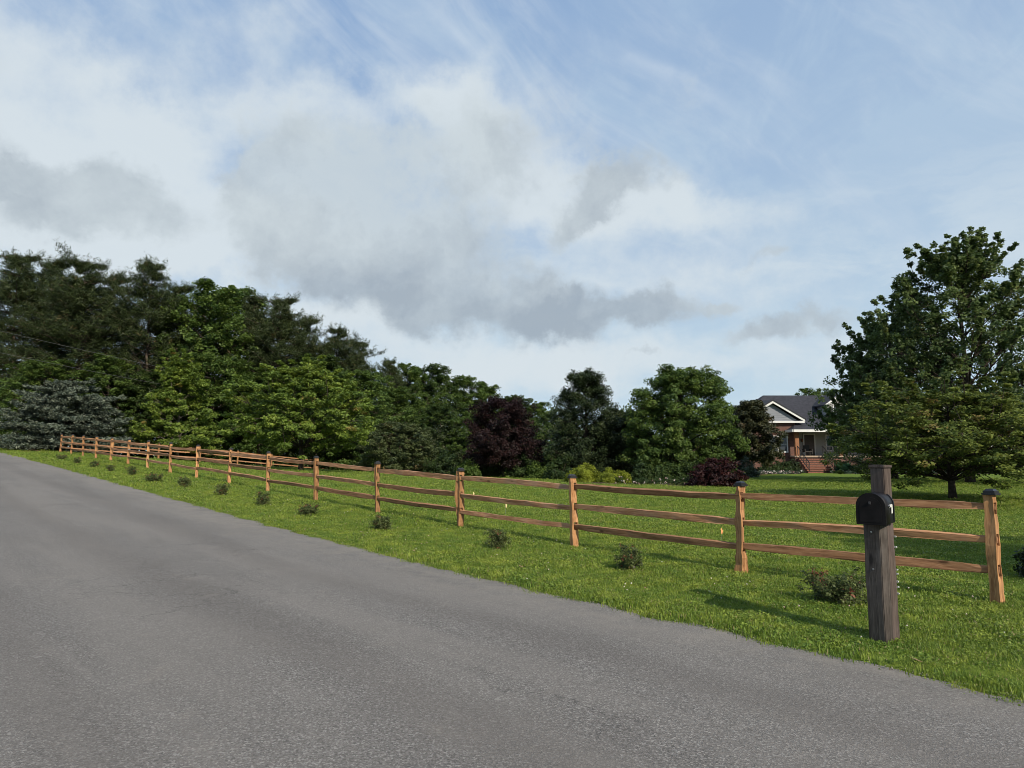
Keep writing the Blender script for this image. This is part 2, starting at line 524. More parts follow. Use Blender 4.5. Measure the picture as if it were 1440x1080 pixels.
def grass_mat():
    m, t, b = material('grass_blades')
    g = t.new('ShaderNodeNewGeometry').outputs['Position']
    at = t.new('ShaderNodeAttribute', attribute_name='tint').outputs['Fac']
    n1 = t.noise(g, 0.55, 5, .6)
    n2 = t.noise(g, 3.2, 4, .6)
    c = t.mix(t.smooth(at, 0, 1), (0.078, 0.140, 0.020), (0.245, 0.325, 0.045))
    c = t.mix(t.smooth(n1, .4, .68, 0, .5), c, (0.098, 0.190, 0.029))
    c = t.mix(t.smooth(n2, .42, .72, 0, .65), c, (0.365, 0.415, 0.062))
    c = t.mix(t.smooth(at, 1.2, 1.5), c, (0.25, 0.21, 0.09))
    t.put(b.inputs['Base Color'], c)
    b.inputs['Roughness'].default_value = .5
    b.inputs['Specular IOR Level'].default_value = .3
    tr = t.new('ShaderNodeBsdfTranslucent')
    t.put(tr.inputs['Color'], c)
    mx = t.new('ShaderNodeMixShader')
    mx.inputs[0].default_value = .35
    t.l.new(b.outputs[0], mx.inputs[1])
    t.l.new(tr.outputs[0], mx.inputs[2])
    t.l.new(mx.outputs[0], m.node_tree.nodes['Material Output'].inputs[0])
    return m


def lawn_mat():
    m, t, b = material('lawn')
    g = t.new('ShaderNodeNewGeometry').outputs['Position']
    n0 = t.noise(g, 0.16, 5, .6)
    n1 = t.noise(g, 0.8, 6, .62)
    n2 = t.noise(g, 9.0, 6, .7)
    n3 = t.noise(g, 42.0, 4, .7)
    c = t.mix(t.smooth(n2, .36, .64), (0.080, 0.132, 0.019), (0.175, 0.240, 0.034))
    c = t.mix(t.smooth(n1, .40, .70, 0, .6), c, (0.090, 0.160, 0.027))
    c = t.mix(t.smooth(n0, .44, .66, 0, .5), c, (0.170, 0.220, 0.037))
    c = t.mix(t.smooth(n3, .52, .72, 0, .5), c, (0.270, 0.310, 0.060))
    t.put(b.inputs['Base Color'], c)
    b.inputs['Roughness'].default_value = .95
    b.inputs['Specular IOR Level'].default_value = .1
    bn = t.new('ShaderNodeBump')
    bn.inputs['Strength'].default_value = .9
    bn.inputs['Distance'].default_value = .06
    t.put(bn.inputs['Height'], t.math('ADD', n2, t.math('MULTIPLY', n3, .7)))
    t.put(b.inputs['Normal'], bn.outputs[0])
    return m


def road_mat():
    m, t, b = material('asphalt')
    g = t.new('ShaderNodeNewGeometry').outputs['Position']
    # along-road coordinates, so wear runs with the traffic
    cb = t.new('ShaderNodeCombineXYZ')
    rel = t.vec('SUBTRACT', g, (float(P1[0]), float(P1[1]), 0))
    sl_ = t.vec('DOT_PRODUCT', rel, (float(DF[0]), float(DF[1]), 0))
    nl_ = t.vec('DOT_PRODUCT', rel, (float(NF[0]), float(NF[1]), 0))
    t.put(cb.inputs[0], t.math('MULTIPLY', sl_, .16))
    t.put(cb.inputs[1], nl_)
    wear = t.noise(cb.outputs[0], 1.1, 6, .58, .3)
    vo = t.new('ShaderNodeTexVoronoi')
    vo.inputs['Scale'].default_value = 95.0
    t.put(vo.inputs['Vector'], g)
    sp = t.new('ShaderNodeSeparateColor')
    t.l.new(vo.outputs['Color'], sp.inputs[0])
    v2 = t.new('ShaderNodeTexVoronoi')
    v2.inputs['Scale'].default_value = 210.0
    t.put(v2.inputs['Vector'], g)
    fine = t.noise(g, 60, 5, .75)
    grit = t.noise(g, 55, 3, .75)
    c = t.mix(t.smooth(fine, .33, .67), (0.112, 0.101, 0.090), (0.215, 0.199, 0.180))
    c = t.mix(t.smooth(grit, .54, .68, 0, .55), c, (0.40, 0.38, 0.345))
    c = t.mix(t.smooth(grit, .46, .34, 0, .6), c, (0.058, 0.054, 0.050))
    c = t.mix(t.smooth(sp.outputs[0], .70, 1.0, 0, .6), c, (0.42, 0.40, 0.365))
    c = t.mix(t.smooth(sp.outputs[1], .72, 1.0, 0, .6), c, (0.060, 0.056, 0.052))
    c = t.mix(t.smooth(t.noise(g, .45, 6, .62), .36, .66, 0, .34), c, (0.135, 0.122, 0.108))
    c = t.mix(t.smooth(wear, .38, .62, 0, .42), c, (0.240, 0.218, 0.192))
    # darker, browner wheel paths that run with the road
    for off_, wid in ((-4.55, .42), (-6.15, .45), (-7.9, .4)):
        dn = t.math('ABSOLUTE', t.math('ADD', t.math('ADD', nl_, -off_), t.math('MULTIPLY', t.math('SUBTRACT', wear, .5), .9)))
        c = t.mix(t.smooth(dn, wid, .05, 0, .25), c, (0.105, 0.091, 0.079))
    c = t.mix(t.smooth(t.noise(g, 1.7, 7, .7), .58, .72, 0, .28), c, (0.270, 0.240, 0.198))
    c = t.mix(t.smooth(t.noise(g, .9, 7, .72), .62, .70, 0, .22), c, (0.110, 0.098, 0.086))
    # hairline cracks, only in patches
    vc = t.new('ShaderNodeTexVoronoi', feature='DISTANCE_TO_EDGE')
    vc.inputs['Scale'].default_value = .85
    t.put(vc.inputs['Vector'], t.vec('ADD', g, t.vec('SCALE', t.noise(g, 1.6, 6, .65, out='Color'), .9)))
    ck = t.math('MULTIPLY', t.smooth(vc.outputs['Distance'], .010, .002), t.smooth(t.noise(g, .33, 3, .5), .52, .60, 0, .55))
    c = t.mix(ck, c, (0.045, 0.042, 0.038))
    spots = t.noise(g, 7.0, 3, .6)
    c = t.mix(t.smooth(spots, .735, .765, 0, .6), c, (0.30, 0.285, 0.255))
    # paler, gritty strip towards the edge of the tarmac
    c = t.mix(t.math('MULTIPLY', t.smooth(nl_, -4.3, -2.9), t.smooth(t.noise(g, 3.0, 6, .7), .35, .7, 0, .7)), c, (0.270, 0.240, 0.200))
    t.put(b.inputs['Base Color'], c)
    b.inputs['Roughness'].default_value = .86
    b.inputs['Specular IOR Level'].default_value = .35
    bn = t.new('ShaderNodeBump')
    bn.inputs['Strength'].default_value = .75
    bn.inputs['Distance'].default_value = .005
    t.put(bn.inputs['Height'], t.math('ADD', t.math('ADD', vo.outputs['Distance'], v2.outputs['Distance']), fine))
    t.put(b.inputs['Normal'], bn.outputs[0])
    return m


M['lawn'] = lawn_mat()
M['grass'] = grass_mat()
M['road'] = road_mat()
M['soil'] = plain('bark_mulch', (0.075, 0.050, 0.034), .95, .5, 9, bump=.9, spec=.1)
M['straw'] = plain('pine_straw', (0.14, 0.085, 0.05), .95, .5, 9, bump=.9, spec=.1)


# ------------------------------------------------------------------ ground and road
def steps(lo, hi, fine_lo, fine_hi, st, grow):
    a = list(np.arange(fine_lo, fine_hi + 1e-6, st))
    s, x = st, a[-1]
    while x < hi:
        s *= grow
        x += s
        a.append(x)
    s, x = st, a[0]
    b = []
    while x > lo:
        s *= grow
        x -= s
        b.append(x)
    return np.array(b[::-1] + a)


ss = steps(-2500, 2500, -12, 62, .5, 1.25)
ns = np.unique(np.concatenate([steps(-2500, 2500, -12, 40, .5, 1.25), [-3.0, -2.6, -9.9, -9.5]]))
S, N = np.meshgrid(ss, ns, indexing='ij')
Z = Hsn(S, N)
e = edge_n(S)
under = (N < e + 0.02) & (N > ROAD_L - .05)
Z = np.where(under, Z - .07, Z + .012 + .02 * np.exp(-np.abs(N - e) / .5))
far = np.clip((np.hypot(S, N) - 300) / 800, 0, 1)
Z = Z - far * 6
X, Y = world_xy(S, N)
V = np.stack([X, Y, Z], -1).reshape(-1, 3)
a, b_ = S.shape
ii = np.arange(a * b_).reshape(a, b_)
Q = np.stack([ii[:-1, :-1], ii[:-1, 1:], ii[1:, 1:], ii[1:, :-1]], -1).reshape(-1, 4)[:, ::-1]
ground = link('ground', np_mesh('ground', V, Q, smooth=True), M['lawn'])
tag(ground, 'mown green lawn rising gently to the left behind the road', 'ground', kind='structure')

rs = steps(-400, 260, -10, 60, .12, 1.2)
rnd = np.random.default_rng(4)
er = edge_n(rs) + rnd.normal(0, .018, len(rs)) + .03 * np.sin(rs * 4.1 + 1)
el_ = ROAD_L + rnd.normal(0, .03, len(rs))
fr = np.array([0, .015, .06, .15, .3, .5, .7, .85, 1.0])
RS = np.repeat(rs[:, None], len(fr), 1)
RN = er[:, None] + (el_ - er)[:, None] * fr
crown = .05 * (1 - (2 * fr - 1) ** 2)
RZ = Hsn(RS, RN) + crown[None, :] - .02 * (fr == 0)
RX, RY = world_xy(RS, RN)
V = np.stack([RX, RY, RZ], -1).reshape(-1, 3)
a, b_ = RS.shape
ii = np.arange(a * b_).reshape(a, b_)
Q = np.stack([ii[:-1, :-1], ii[:-1, 1:], ii[1:, 1:], ii[1:, :-1]], -1).reshape(-1, 4)
road = link('road', np_mesh('road', V, Q, smooth=True), M['road'])
tag(road, 'worn grey asphalt road running up to the left', 'road', kind='structure')


def sheet(name, pts, mat, label, cat, dz=.02):
    """ground patch: a lumpy sheet with an uneven outline given as world points"""
    c = np.mean(pts, 0)
    rr = np.random.default_rng(len(pts) * 7)
    ring = []
    for i in range(len(pts)):
        p, q = np.array(pts[i]), np.array(pts[(i + 1) % len(pts)])
        for k in range(6):
            ring.append(p + (q - p) * k / 6 + rr.normal(0, .10, 2))
    m = len(ring)
    vs = []
    for f in (1.0, .8, .5, .2):
        for p in ring:
            x, y = c + (p - c) * f
            vs.append((x, y, Hxy(x, y) + dz + (.05 * math.sin(x * 3 + y * 2) + .06 if f < 1 else 0)))
    fs = [(r * m + i, r * m + (i + 1) % m, (r + 1) * m + (i + 1) % m, (r + 1) * m + i) for r in range(3) for i in range(m)]
    fs.append(tuple(3 * m + i for i in range(m)))
    o = MB().add(vs, fs).build(name, mat, smooth=True)
    return tag(o, label, cat, kind='structure')


# ------------------------------------------------------------------ split-rail fences
rng = np.random.default_rng(11)
RAILZ = (1.01, 0.68, 0.36)


def post_mesh(seed, h=1.15, w=.049, gnarl=.006):
    """split cedar post: uneven hewn sides with shallow grooves and three through-mortises"""
    r = np.random.default_rng(seed)
    cuts = []
    for rz in sorted(RAILZ):
        cuts += [rz - .062, rz + .062]
    lv = sorted(set([-.12, .0, .06, .14, .22] + cuts + [.52, .84, 1.10, h]))
    m = len(lv)
    lean = r.normal(0, .014, 2)
    walk = np.cumsum(r.normal(0, gnarl * .75, (m, 4, 2)), 0)
    walk -= walk.mean(0) * .7
    groove = np.abs(np.cumsum(r.normal(0, .006, (m, 2)), 0)) * .6
    midx = np.cumsum(r.normal(0, .006, (m, 2)), 0)
    rings = []
    for i, z in enumerate(lv):
        k = 1.0 + .03 * (1 - z / h) + r.normal(0, .025)
        c = [(-w * k, -w * k), (w * k, -w * k), (w * k, w * k), (-w * k, w * k)]
        p = [(c[q][0] + walk[i, q, 0] + lean[0] * z, c[q][1] + walk[i, q, 1] + lean[1] * z, z) for q in range(4)]
        gf, gb = min(.016, groove[i, 0]), min(.016, groove[i, 1])
        mf = ((p[0][0] + p[1][0]) / 2 + max(-.02, min(.02, midx[i, 0])), (p[0][1] + p[1][1]) / 2 + gf, z)
        mk = ((p[2][0] + p[3][0]) / 2 + max(-.02, min(.02, midx[i, 1])), (p[2][1] + p[3][1]) / 2 - gb, z)
        rings.append([p[0], mf, p[1], p[2], mk, p[3]])
    mb = MB()
    g = .033

    def seg(A, B):
        n = len(A)
        mb.add(A + B, [tuple(range(n))[::-1], tuple(range(n, 2 * n))] + [(j, (j + 1) % n, n + (j + 1) % n, n + j) for j in range(n)])

    for i in range(m - 1):
        A, B = rings[i], rings[i + 1]
        slot = any(lv[i] >= rz - .0621 and lv[i + 1] <= rz + .0621 for rz in RAILZ)
        if not slot:
            seg(A, B)
        else:
            for side in (-1, 1):
                o = []
                for Rr in (A, B):
                    if side < 0:
                        o.append([Rr[0], Rr[1], Rr[2], (Rr[2][0], -g, Rr[2][2]), (Rr[0][0], -g, Rr[0][2])])
                    else:
                        o.append([(Rr[5][0], g, Rr[5][2]), (Rr[3][0], g, Rr[3][2]), Rr[3], Rr[4], Rr[5]])
                seg(o[0], o[1])
    return mb.mesh('post'), lean


def rail_mesh(seed, L, h=.105, w=.05):
    r = np.random.default_rng(seed)
    k = 9
    vs, fs = [], []
    sag = r.normal(0, .009)
    tw = r.normal(0, .10)
    roll = r.normal(-.20, .11)
    for i in range(k):
        t = i / (k - 1)
        x = (t - .5) * L
        e = min(t, 1 - t)
        thin = .72 + .28 * min(1, e / .06)
        hh = h * thin * (1 + r.normal(0, .028)) / 2
        ww = w * thin * (1 + r.normal(0, .06)) / 2
        oz = sag * math.sin(math.pi * t) * 1.5 + r.normal(0, .0018)
        oy = r.normal(0, .003)
        prof = [(-ww * .9, -hh), (ww * .9, -hh), (ww, -hh * .8), (ww * .95, hh), (-ww * .85, hh * 1.0), (-ww, hh * .88)]
        a = roll + tw * (t - .5)
        for (y, z) in prof:
            jy, jz = r.normal(0, .0032, 2)
            vs.append((x, oy + y * math.cos(a) - z * math.sin(a) + jy, oz + y * math.sin(a) + z * math.cos(a) + jz))
    n = 6
    for i in range(k - 1):
        for j in range(n):
            fs.append((i * n + j, i * n + (j + 1) % n, (i + 1) * n + (j + 1) % n, (i + 1) * n + j))
    fs.append(tuple(range(n))[::-1])
    fs.append(tuple((k - 1) * n + j for j in range(n)))
    return MB().add(vs, fs).mesh('rail')


capA = MB().box((0, 0, .012), (.135, .135, .02)).box((0, 0, .034), (.112, .112, .026)).mesh('post_cap', bevel=.004)
capB = MB().add([(-.045, -.045, .047), (.045, -.045, .047), (.045, .045, .047), (-.045, .045, .047),
                 (-.033, -.033, .066), (.033, -.033, .066), (.033, .033, .066), (-.033, .033, .066)],
                [(4, 5, 6, 7), (0, 1, 5, 4), (1, 2, 6, 5), (2, 3, 7, 6), (3, 0, 4, 7), (3, 2, 1, 0)]).mesh('cap_panel')


def fence(pts, label, skip_first=False, seed=0, caps=True):
    root = empty('split_rail_fence', (pts[0][0], pts[0][1], Hxy(*pts[0])), label, 'fence')
    base = Vector(root.location)
    g = [Hxy(x, y) for x, y in pts]
    for i, (x, y) in enumerate(pts):
        q = pts[min(i + 1, len(pts) - 1)]
        p = pts[max(i - 1, 0)]
        ang = math.atan2(q[1] - p[1], q[0] - p[0])
        if not (skip_first and i == 0):
            me, lean = post_mesh(seed * 100 + i, gnarl=.011 if (i in (1, 3) and seed == 1) else .006)
            po = link('post', me, M['post'], root, Vector((x, y, g[i])) - base, (0, 0, ang - R(17) + rng.normal(0, R(4))))
            if caps:
                cp = link('post_cap', capA, M['black_cap'], po, (lean[0] * 1.15, lean[1] * 1.15, 1.15))
                link('cap_panel', capB, M['cap_glass'], po, (lean[0] * 1.15, lean[1] * 1.15, 1.15))
        if i + 1 < len(pts):
            x2, y2 = pts[i + 1]
            L = math.hypot(x2 - x, y2 - y)
            for k, rz in enumerate(RAILZ):
                z1, z2 = g[i] + rz + rng.normal(0, .014), g[i + 1] + rz + rng.normal(0, .014)
                side = .005 if i % 2 else -.005
                me = rail_mesh(seed * 1000 + i * 3 + k, L + .09, h=rng.uniform(.080, .104), w=.05)
                a = math.atan2(y2 - y, x2 - x)
                nx, ny = -math.sin(a) * side, math.cos(a) * side
                link('rail', me, M['rail'], root, Vector(((x + x2) / 2 + nx, (y + y2) / 2 + ny, (z1 + z2) / 2)) - base,
                     Euler((0, -math.atan2(z2 - z1, L), a)))
    return root


front_posts = [tuple(P1 + DF * 3.02 * i) for i in range(17)]
front_posts[1:4] = [(3.03, 9.24), (1.05, 11.62), (-1.05, 13.95)]
fence(front_posts, 'long three-rail cedar fence beside the road, posts topped with black caps', seed=1)
c0 = front_posts[-1]
back_posts = [(c0[0] + 1.75 * i, c0[1] + 2.5 * i) for i in range(11)]
fence(back_posts, 'far cedar rail fence running behind the lawn under the dogwood trees', skip_first=True, seed=2)

# ------------------------------------------------------------------ mailbox
mx, my = 3.115, 5.95
mz = Hxy(mx, my)
ang = math.atan2(-NF[0], NF[1])      # local -Y faces the road
ang = math.atan2(NF[1], NF[0]) - math.pi / 2 - R(9)
stand = empty('mailbox_post', (mx, my, mz), 'weathered grey mailbox post made of a short and a taller timber', 'mailbox post', rz=ang)


def timber(x0, x1, y0, y1, z0, z1, seed):
    r = np.random.default_rng(seed)
    mb = MB()
    k = 6
    vs, fs = [], []
    for i in range(k):
        z = z0 + (z1 - z0) * i / (k - 1)
        for (x, y) in ((x0, y0), (x1, y0), (x1, y1), (x0, y1)):
            j = r.normal(0, .0018, 2)
            vs.append((x + j[0], y + j[1], z))
    for i in range(k - 1):
        for j in range(4):
            fs.append((i * 4 + j, i * 4 + (j + 1) % 4, i * 4 + 4 + (j + 1) % 4, i * 4 + 4 + j))
    fs += [(3, 2, 1, 0), tuple((k - 1) * 4 + j for j in range(4))]
    return mb.add(vs, fs)


timber(-.070, .070, -.06, .07, -.1, 1.005, 1).build('front_timber', M['grey_timber'], stand, bevel=.006)
timber(-.061, .061, .073, .195, -.1, 1.47, 2).build('rear_timber', M['brown_timber'], stand, bevel=.006)
MB().box((0, .134, 1.482), (.140, .140, .024)).build('top_cap', M['brown_timber'], stand, bevel=.004)
tabs = [(.88, .012), (.79, .014), (.60, .012), (.565, .012), (.50, .014), (.455, .014), (.40, .012)]
for i, (z, r_) in enumerate(tabs):
    mb = MB().box((.061 + .006, .186, z), (.014, .008, r_ * 1.1))
    mb.tube([(.072, .182, z), (.072, .191, z)], r_ * .6, 8)
    mb.build('reflector_tab', M['white_tag'], stand)
# bolts on the front face
for z in (.93, .62):
    MB().tube([(.0, -.058, z), (.0, -.067, z)], .008, 8).build('bolt', M['steel'], stand)

mb_rot = ang - R(-8)
box = empty('mailbox', (mx + .045, my + .015, mz + 1.006), 'black arched metal mailbox on the grey timber post', 'mailbox', rz=ang + R(16))


def arch(w, h, y, k=12, z0=0.0):
    r = w / 2
    p = [(-r, y, z0), (r, y, z0)]
    for i in range(k + 1):
        a = math.pi * i / k
        p.append((r * math.cos(a), y, z0 + (h - r) + r * math.sin(a)))
    return p


bw, bh, y0, y1 = .212, .255, -.28, .066
body = MB().prism(arch(bw, bh, y0), (0, y1 - y0, 0)).mesh('body', bevel=.003)
for p in body.polygons: p.use_smooth = True
link('body', body, M['box_metal'], box)
MB().prism(arch(bw + .012, bh + .007, y1 - .03), (0, .026, 0)).build('rear_band', M['box_metal'], box)
dr = MB().prism(arch(bw + .012, bh + .007, y0 - .014), (0, .020, 0)).build('door', M['box_door'], box, bevel=.003)
MB().prism([(x * .78, y, z * .80 + .022) for x, y, z in arch(bw, bh, y0 - .018)], (0, .006, 0)).build('door_panel', M['box_door'], dr)
MB().box((0, y0 - .024, bh - .075), (.016, .016, .022)).tube([(0, y0 - .02, bh - .07), (0, y0 - .04, bh - .07)], .007, 8).build('knob', M['dark_steel'], dr)
fl = MB().box((bw / 2 + .008, -.10, .150), (.005, .11, .022))
fl.box((bw / 2 + .008, -.055, .120), (.005, .035, .070)).build('flag', M['white_tag'], box)
MB().tube([(bw / 2, -.15, .15), (bw / 2 + .014, -.15, .15)], .009, 8).build('flag_pivot', M['steel'], box)


# ------------------------------------------------------------------ plants
def unit(v):
    return v / (np.linalg.norm(v, axis=-1, keepdims=True) + 1e-9)


def leaf_arrays(C, Nn, size, r, aspect=.62, fold=.12, axis=None):
    n = len(C)
    t = r.normal(size=(n, 3)) if axis is None else axis + r.normal(size=(n, 3)) * .25
    t = unit(t - Nn * np.sum(t * Nn, 1, keepdims=True))
    b = np.cross(Nn, t)
    s = np.asarray(size).reshape(-1, 1)
    V = np.empty((n, 4, 3))
    V[:, 0] = C - t * s * .5
    V[:, 1] = C + b * s * aspect * .5 + Nn * s * fold + t * s * .05
    V[:, 2] = C + t * s * .5 - Nn * s * fold * .5
    V[:, 3] = C - b * s * aspect * .5 + Nn * s * fold + t * s * .05
    return V.reshape(-1, 3), np.arange(4 * n).reshape(-1, 4)


def crown_mesh(name, clumps, r, per, ls, cr, flat=.7, upw=.7, outw=.4, rnd_=.6, center=None, accent=0.0, bias=None, aspect=.62):
    clumps = np.asarray(clumps)
    k = len(clumps)
    cr = np.broadcast_to(np.asarray(cr, float), (k,))
    idx = np.repeat(np.arange(k), per)
    n = len(idx)
    off = r.normal(size=(n, 3))
    off = unit(off) * (r.random((n, 1)) ** .45)
    off *= cr[idx][:, None]
    off[:, 2] *= flat
    C = clumps[idx] + off
    cen = np.array(center if center is not None else clumps.mean(0))
    o = unit(C - cen)
    Nn = unit(np.array([0, 0, upw]) + o * outw + r.normal(size=(n, 3)) * rnd_)
    tint = np.clip(.45 + r.normal(0, .20, k)[idx] + r.normal(0, .16, n), 0, 1)
    if accent:
        tint = np.where((r.random(k)[idx] < accent) & (r.random(n) < .6), 1.6, tint)
    V, Q = leaf_arrays(C, Nn, ls * r.uniform(.65, 1.25, n), r, aspect)
    return np_mesh(name, V, Q, tint=tint)


def bez(p0, p1, p2, k):
    t = np.linspace(0, 1, k)[:, None]
    return (1 - t) ** 2 * p0 + 2 * t * (1 - t) * p1 + t * t * p2


def broadleaf(seed, H, Rr, base, limbs=26, subs=5, per=110, ls=.16, cr=.55, flat=.7, up=.35, prof=None, tr=.14, upw=.7,
              outw=.4, accent=0.0, fork=0, lean=(0, 0), jit=.0, shoots=0):
    """trunk and crown meshes of a broad-leaved tree, base at the origin"""
    r = np.random.default_rng(seed)
    prof = prof or (lambda t: math.sin(math.pi * (t * .86 + .12)) ** .75)
    wood_ = MB()
    k = 9
    wob = np.cumsum(r.normal(0, .018 * H / 6, (k, 2)), 0)
    tp = np.array([(wob[i, 0] + lean[0] * i / k, wob[i, 1] + lean[1] * i / k, H * .93 * i / (k - 1)) for i in range(k)])
    tp[0, :2] = 0
    tp[0, 2] = -.1
    rad = [tr * (1.25 if i == 0 else 1) * (1 - i / (k - 1)) ** .8 + .012 for i in range(k)]
    wood_.tube(tp, rad, 8)
    clumps, rr = [], []

    def tpt(z):
        i = min(k - 2, max(0, int(z / (H * .93) * (k - 1))))
        f = (z - tp[i, 2]) / max(1e-6, tp[i + 1, 2] - tp[i, 2])
        return tp[i] + (tp[i + 1] - tp[i]) * min(1, max(0, f))

    for i in range(limbs):
        f = (i + .5) / limbs
        zend = base + (H - base) * (f ** .9) * .98
        rad_e = Rr * prof(min(1, (zend - base) / (H - base))) * r.uniform(.72, 1.12)
        az = i * 2.39996 + r.normal(0, .25)
        zs = max(base * .75 + .1, min(zend - rad_e * up, H * .88))
        p0 = tpt(zs)
        axis = tpt(min(zend, H * .93))
        pe = np.array([axis[0] + math.cos(az) * rad_e, axis[1] + math.sin(az) * rad_e, zend + r.normal(0, .02 * H)])
        pm = (p0 + pe) / 2 + np.array([0, 0, (.14 if up > 0 else .05) * rad_e]) + r.normal(0, .06 * rad_e, 3)
        L = bez(p0, pm, pe, 6)
        wood_.tube(L, [max(.012, tr * .42 * (1 - j / 5.5) * (1 - .6 * f)) for j in range(6)], 5, False)
        for t in (.62, .85, 1.0):
            q = L[int(round(t * 5))]
            clumps.append(q + r.normal(0, .05 * Rr, 3) * (1, 1, .5))
            rr.append(cr * (1.0 if t < 1 else .75))
        for j in range(subs):
            t = r.uniform(.35, .98)
            a = L[int(t * 5)]
            dirv = unit(np.array([math.cos(az + r.normal(0, .9)), math.sin(az + r.normal(0, .9)), r.normal(up * .6, .35)]))
            ln = rad_e * r.uniform(.22, .48) + .15
            b = a + dirv * ln
            b[2] = min(b[2], H * 1.0)
            wood_.tube([a, (a + b) / 2 + r.normal(0, .04, 3), b], [.018, .013, .007], 4, False)
            clumps.append(b)
            rr.append(cr * r.uniform(.55, 1.0))
        for j in range(shoots):
            a = L[r.integers(3, 6)]
            dv = unit(np.array([math.cos(az) * .45, math.sin(az) * .45, 1.0]) + r.normal(0, .25, 3))
            ln = r.uniform(.6, 1.8)
            b = a + dv * ln
            wood_.tube([a, (a + b) / 2 + r.normal(0, .05, 3), b], [.016, .012, .006], 4, False)
            for g in (.45, .7, .9, 1.05):
                clumps.append(a + dv * ln * g + r.normal(0, .05, 3))
                rr.append(cr * .42)
    top = tp[-1]
    for j in range(4):
        clumps.append(top + np.array([r.normal(0, .1 * Rr), r.normal(0, .1 * Rr), (H - top[2]) * j / 3]))
        rr.append(cr * (.7 - .12 * j))
    clumps = np.array(clumps)
    if jit: clumps += r.normal(0, jit, clumps.shape)
    cm = crown_mesh('crown', clumps, r, per, ls, np.array(rr), flat, upw, outw, .6, (0, 0, base + (H - base) * .45), accent)
    return wood_.mesh('trunk', smooth=True), cm


def conifer(seed, H, Rr, base, whorls=26, per=6, ls=.30, droop=.0, upturn=.25, tr=.16, prof=None, dead=0.0, tw=9, nq=10, width=.16, accent=.03, gap=.0, zjit=1.1, tipup=.2):
    r = np.random.default_rng(seed)
    prof = prof or (lambda t: (1 - t) ** .75 * (.55 + .45 * min(1, t * 3)) + .03)
    wd = MB()
    k = 8
    wob = np.cumsum(r.normal(0, .012 * H / 8, (k, 2)), 0)
    tp = np.array([(wob[i, 0], wob[i, 1], H * i / (k - 1)) for i in range(k)])
    tp[0] = (0, 0, -.1)
    wd.tube(tp, [tr * (1 - i / (k - 1)) ** .85 + .012 for i in range(k)], 7)
    C, A, T = [], [], []
    for w in range(whorls):
        t = (w + r.uniform(.1, .9)) / whorls
        z = base + (H - base) * t * .985
        Rw = Rr * prof(t) * r.uniform(.7, 1.15)
        i = min(k - 2, int(z / H * (k - 1)))
        f = (z - tp[i, 2]) / (tp[i + 1, 2] - tp[i, 2])
        p0 = tp[i] + (tp[i + 1] - tp[i]) * f
        a0 = r.uniform(0, 6.28)
        nb = per if t < .8 else max(3, per - 2)
        for b in range(nb):
            if r.random() < gap: continue
            az = a0 + 6.283 * b / nb + r.normal(0, .3)
            zj = base + (H - base) * min(.985, max(0.0, t + r.normal(0, zjit / whorls)))
            i = min(k - 2, int(zj / H * (k - 1)))
            f = (zj - tp[i, 2]) / (tp[i + 1, 2] - tp[i, 2])
            p0 = tp[i] + (tp[i + 1] - tp[i]) * f
            L = Rw * r.uniform(.5, 1.2) + .12
            pe = p0 + np.array([math.cos(az) * L, math.sin(az) * L, -droop * L + upturn * L * r.uniform(.4, 1.3)])
            pm = p0 + np.array([math.cos(az) * L * .55, math.sin(az) * L * .55, -droop * L * .8 + .03 * L])
            path = bez(p0, pm, pe, 6)
            wd.tube(path, [max(.010, .032 * (1 - j / 6)) * (H / 12) for j in range(6)], 4, False)
            if r.random() < dead and t < .45: continue
            side = np.array([-math.sin(az), math.cos(az), 0])
            for j in range(tw):
                u = .22 + .78 * (j + r.random()) / tw
                q = path[min(4, int(u * 5))] + (path[min(5, int(u * 5) + 1)] - path[min(4, int(u * 5))]) * (u * 5 % 1)
                sl2 = (1 - u * .75) * L * .5 * r.uniform(.4, 1.0) * (1 if r.random() < .5 else -1)
                e2 = q + side * sl2 + np.array([math.cos(az), math.sin(az), 0]) * abs(sl2) * .5 + np.array([0, 0, r.uniform(.0, tipup) * abs(sl2)])
                m = 3
                for g in range(m):
                    C.append(q + (e2 - q) * (g + 1) / m)
                    A.append(unit(e2 - q + np.array([0, 0, .15])))
                    T.append(r.normal(.45, .2))
            for j in range(4):
                tip = unit(pe - pm + np.array([0, 0, .25 + tipup]))
                C.append(pe + tip * (.14 * j) * (H / 12) + r.normal(0, .05, 3))
                A.append(tip)
                T.append(.6)
    for j in range(5):
        C.append(tp[-1] + np.array([0, 0, .08 * j - .3]))
        A.append(np.array([0, 0, 1.0]))
        T.append(.5)
    C, A, T = np.array(C), np.array(A), np.array(T)
    n = len(C)
    idx = np.repeat(np.arange(n), nq)
    ax = unit(A[idx] + r.normal(size=(len(idx), 3)) * .55)
    cc = C[idx] + r.normal(size=(len(idx), 3)) * (ls * .30, ls * .30, ls * (.16 + .2 * tipup))
    Nn = unit(np.array([0, 0, .8 - .4 * min(1, tipup)]) + r.normal(size=(len(idx), 3)) * .55)
    V, Q = leaf_arrays(cc, Nn, ls * r.uniform(.6, 1.2, len(idx)), r, width, .05, ax)
    tint = np.clip(T[idx] + r.normal(0, .16, len(idx)), 0, 1)
    tint = np.where(r.random(n)[idx] < accent, 1.6, tint)
    return wd.mesh('trunk', smooth=True), np_mesh('crown', V, Q, tint=tint)


def at(px, zd):
    x = (px - 720) * zd / 960
    return x, zd, Hxy(x, zd)


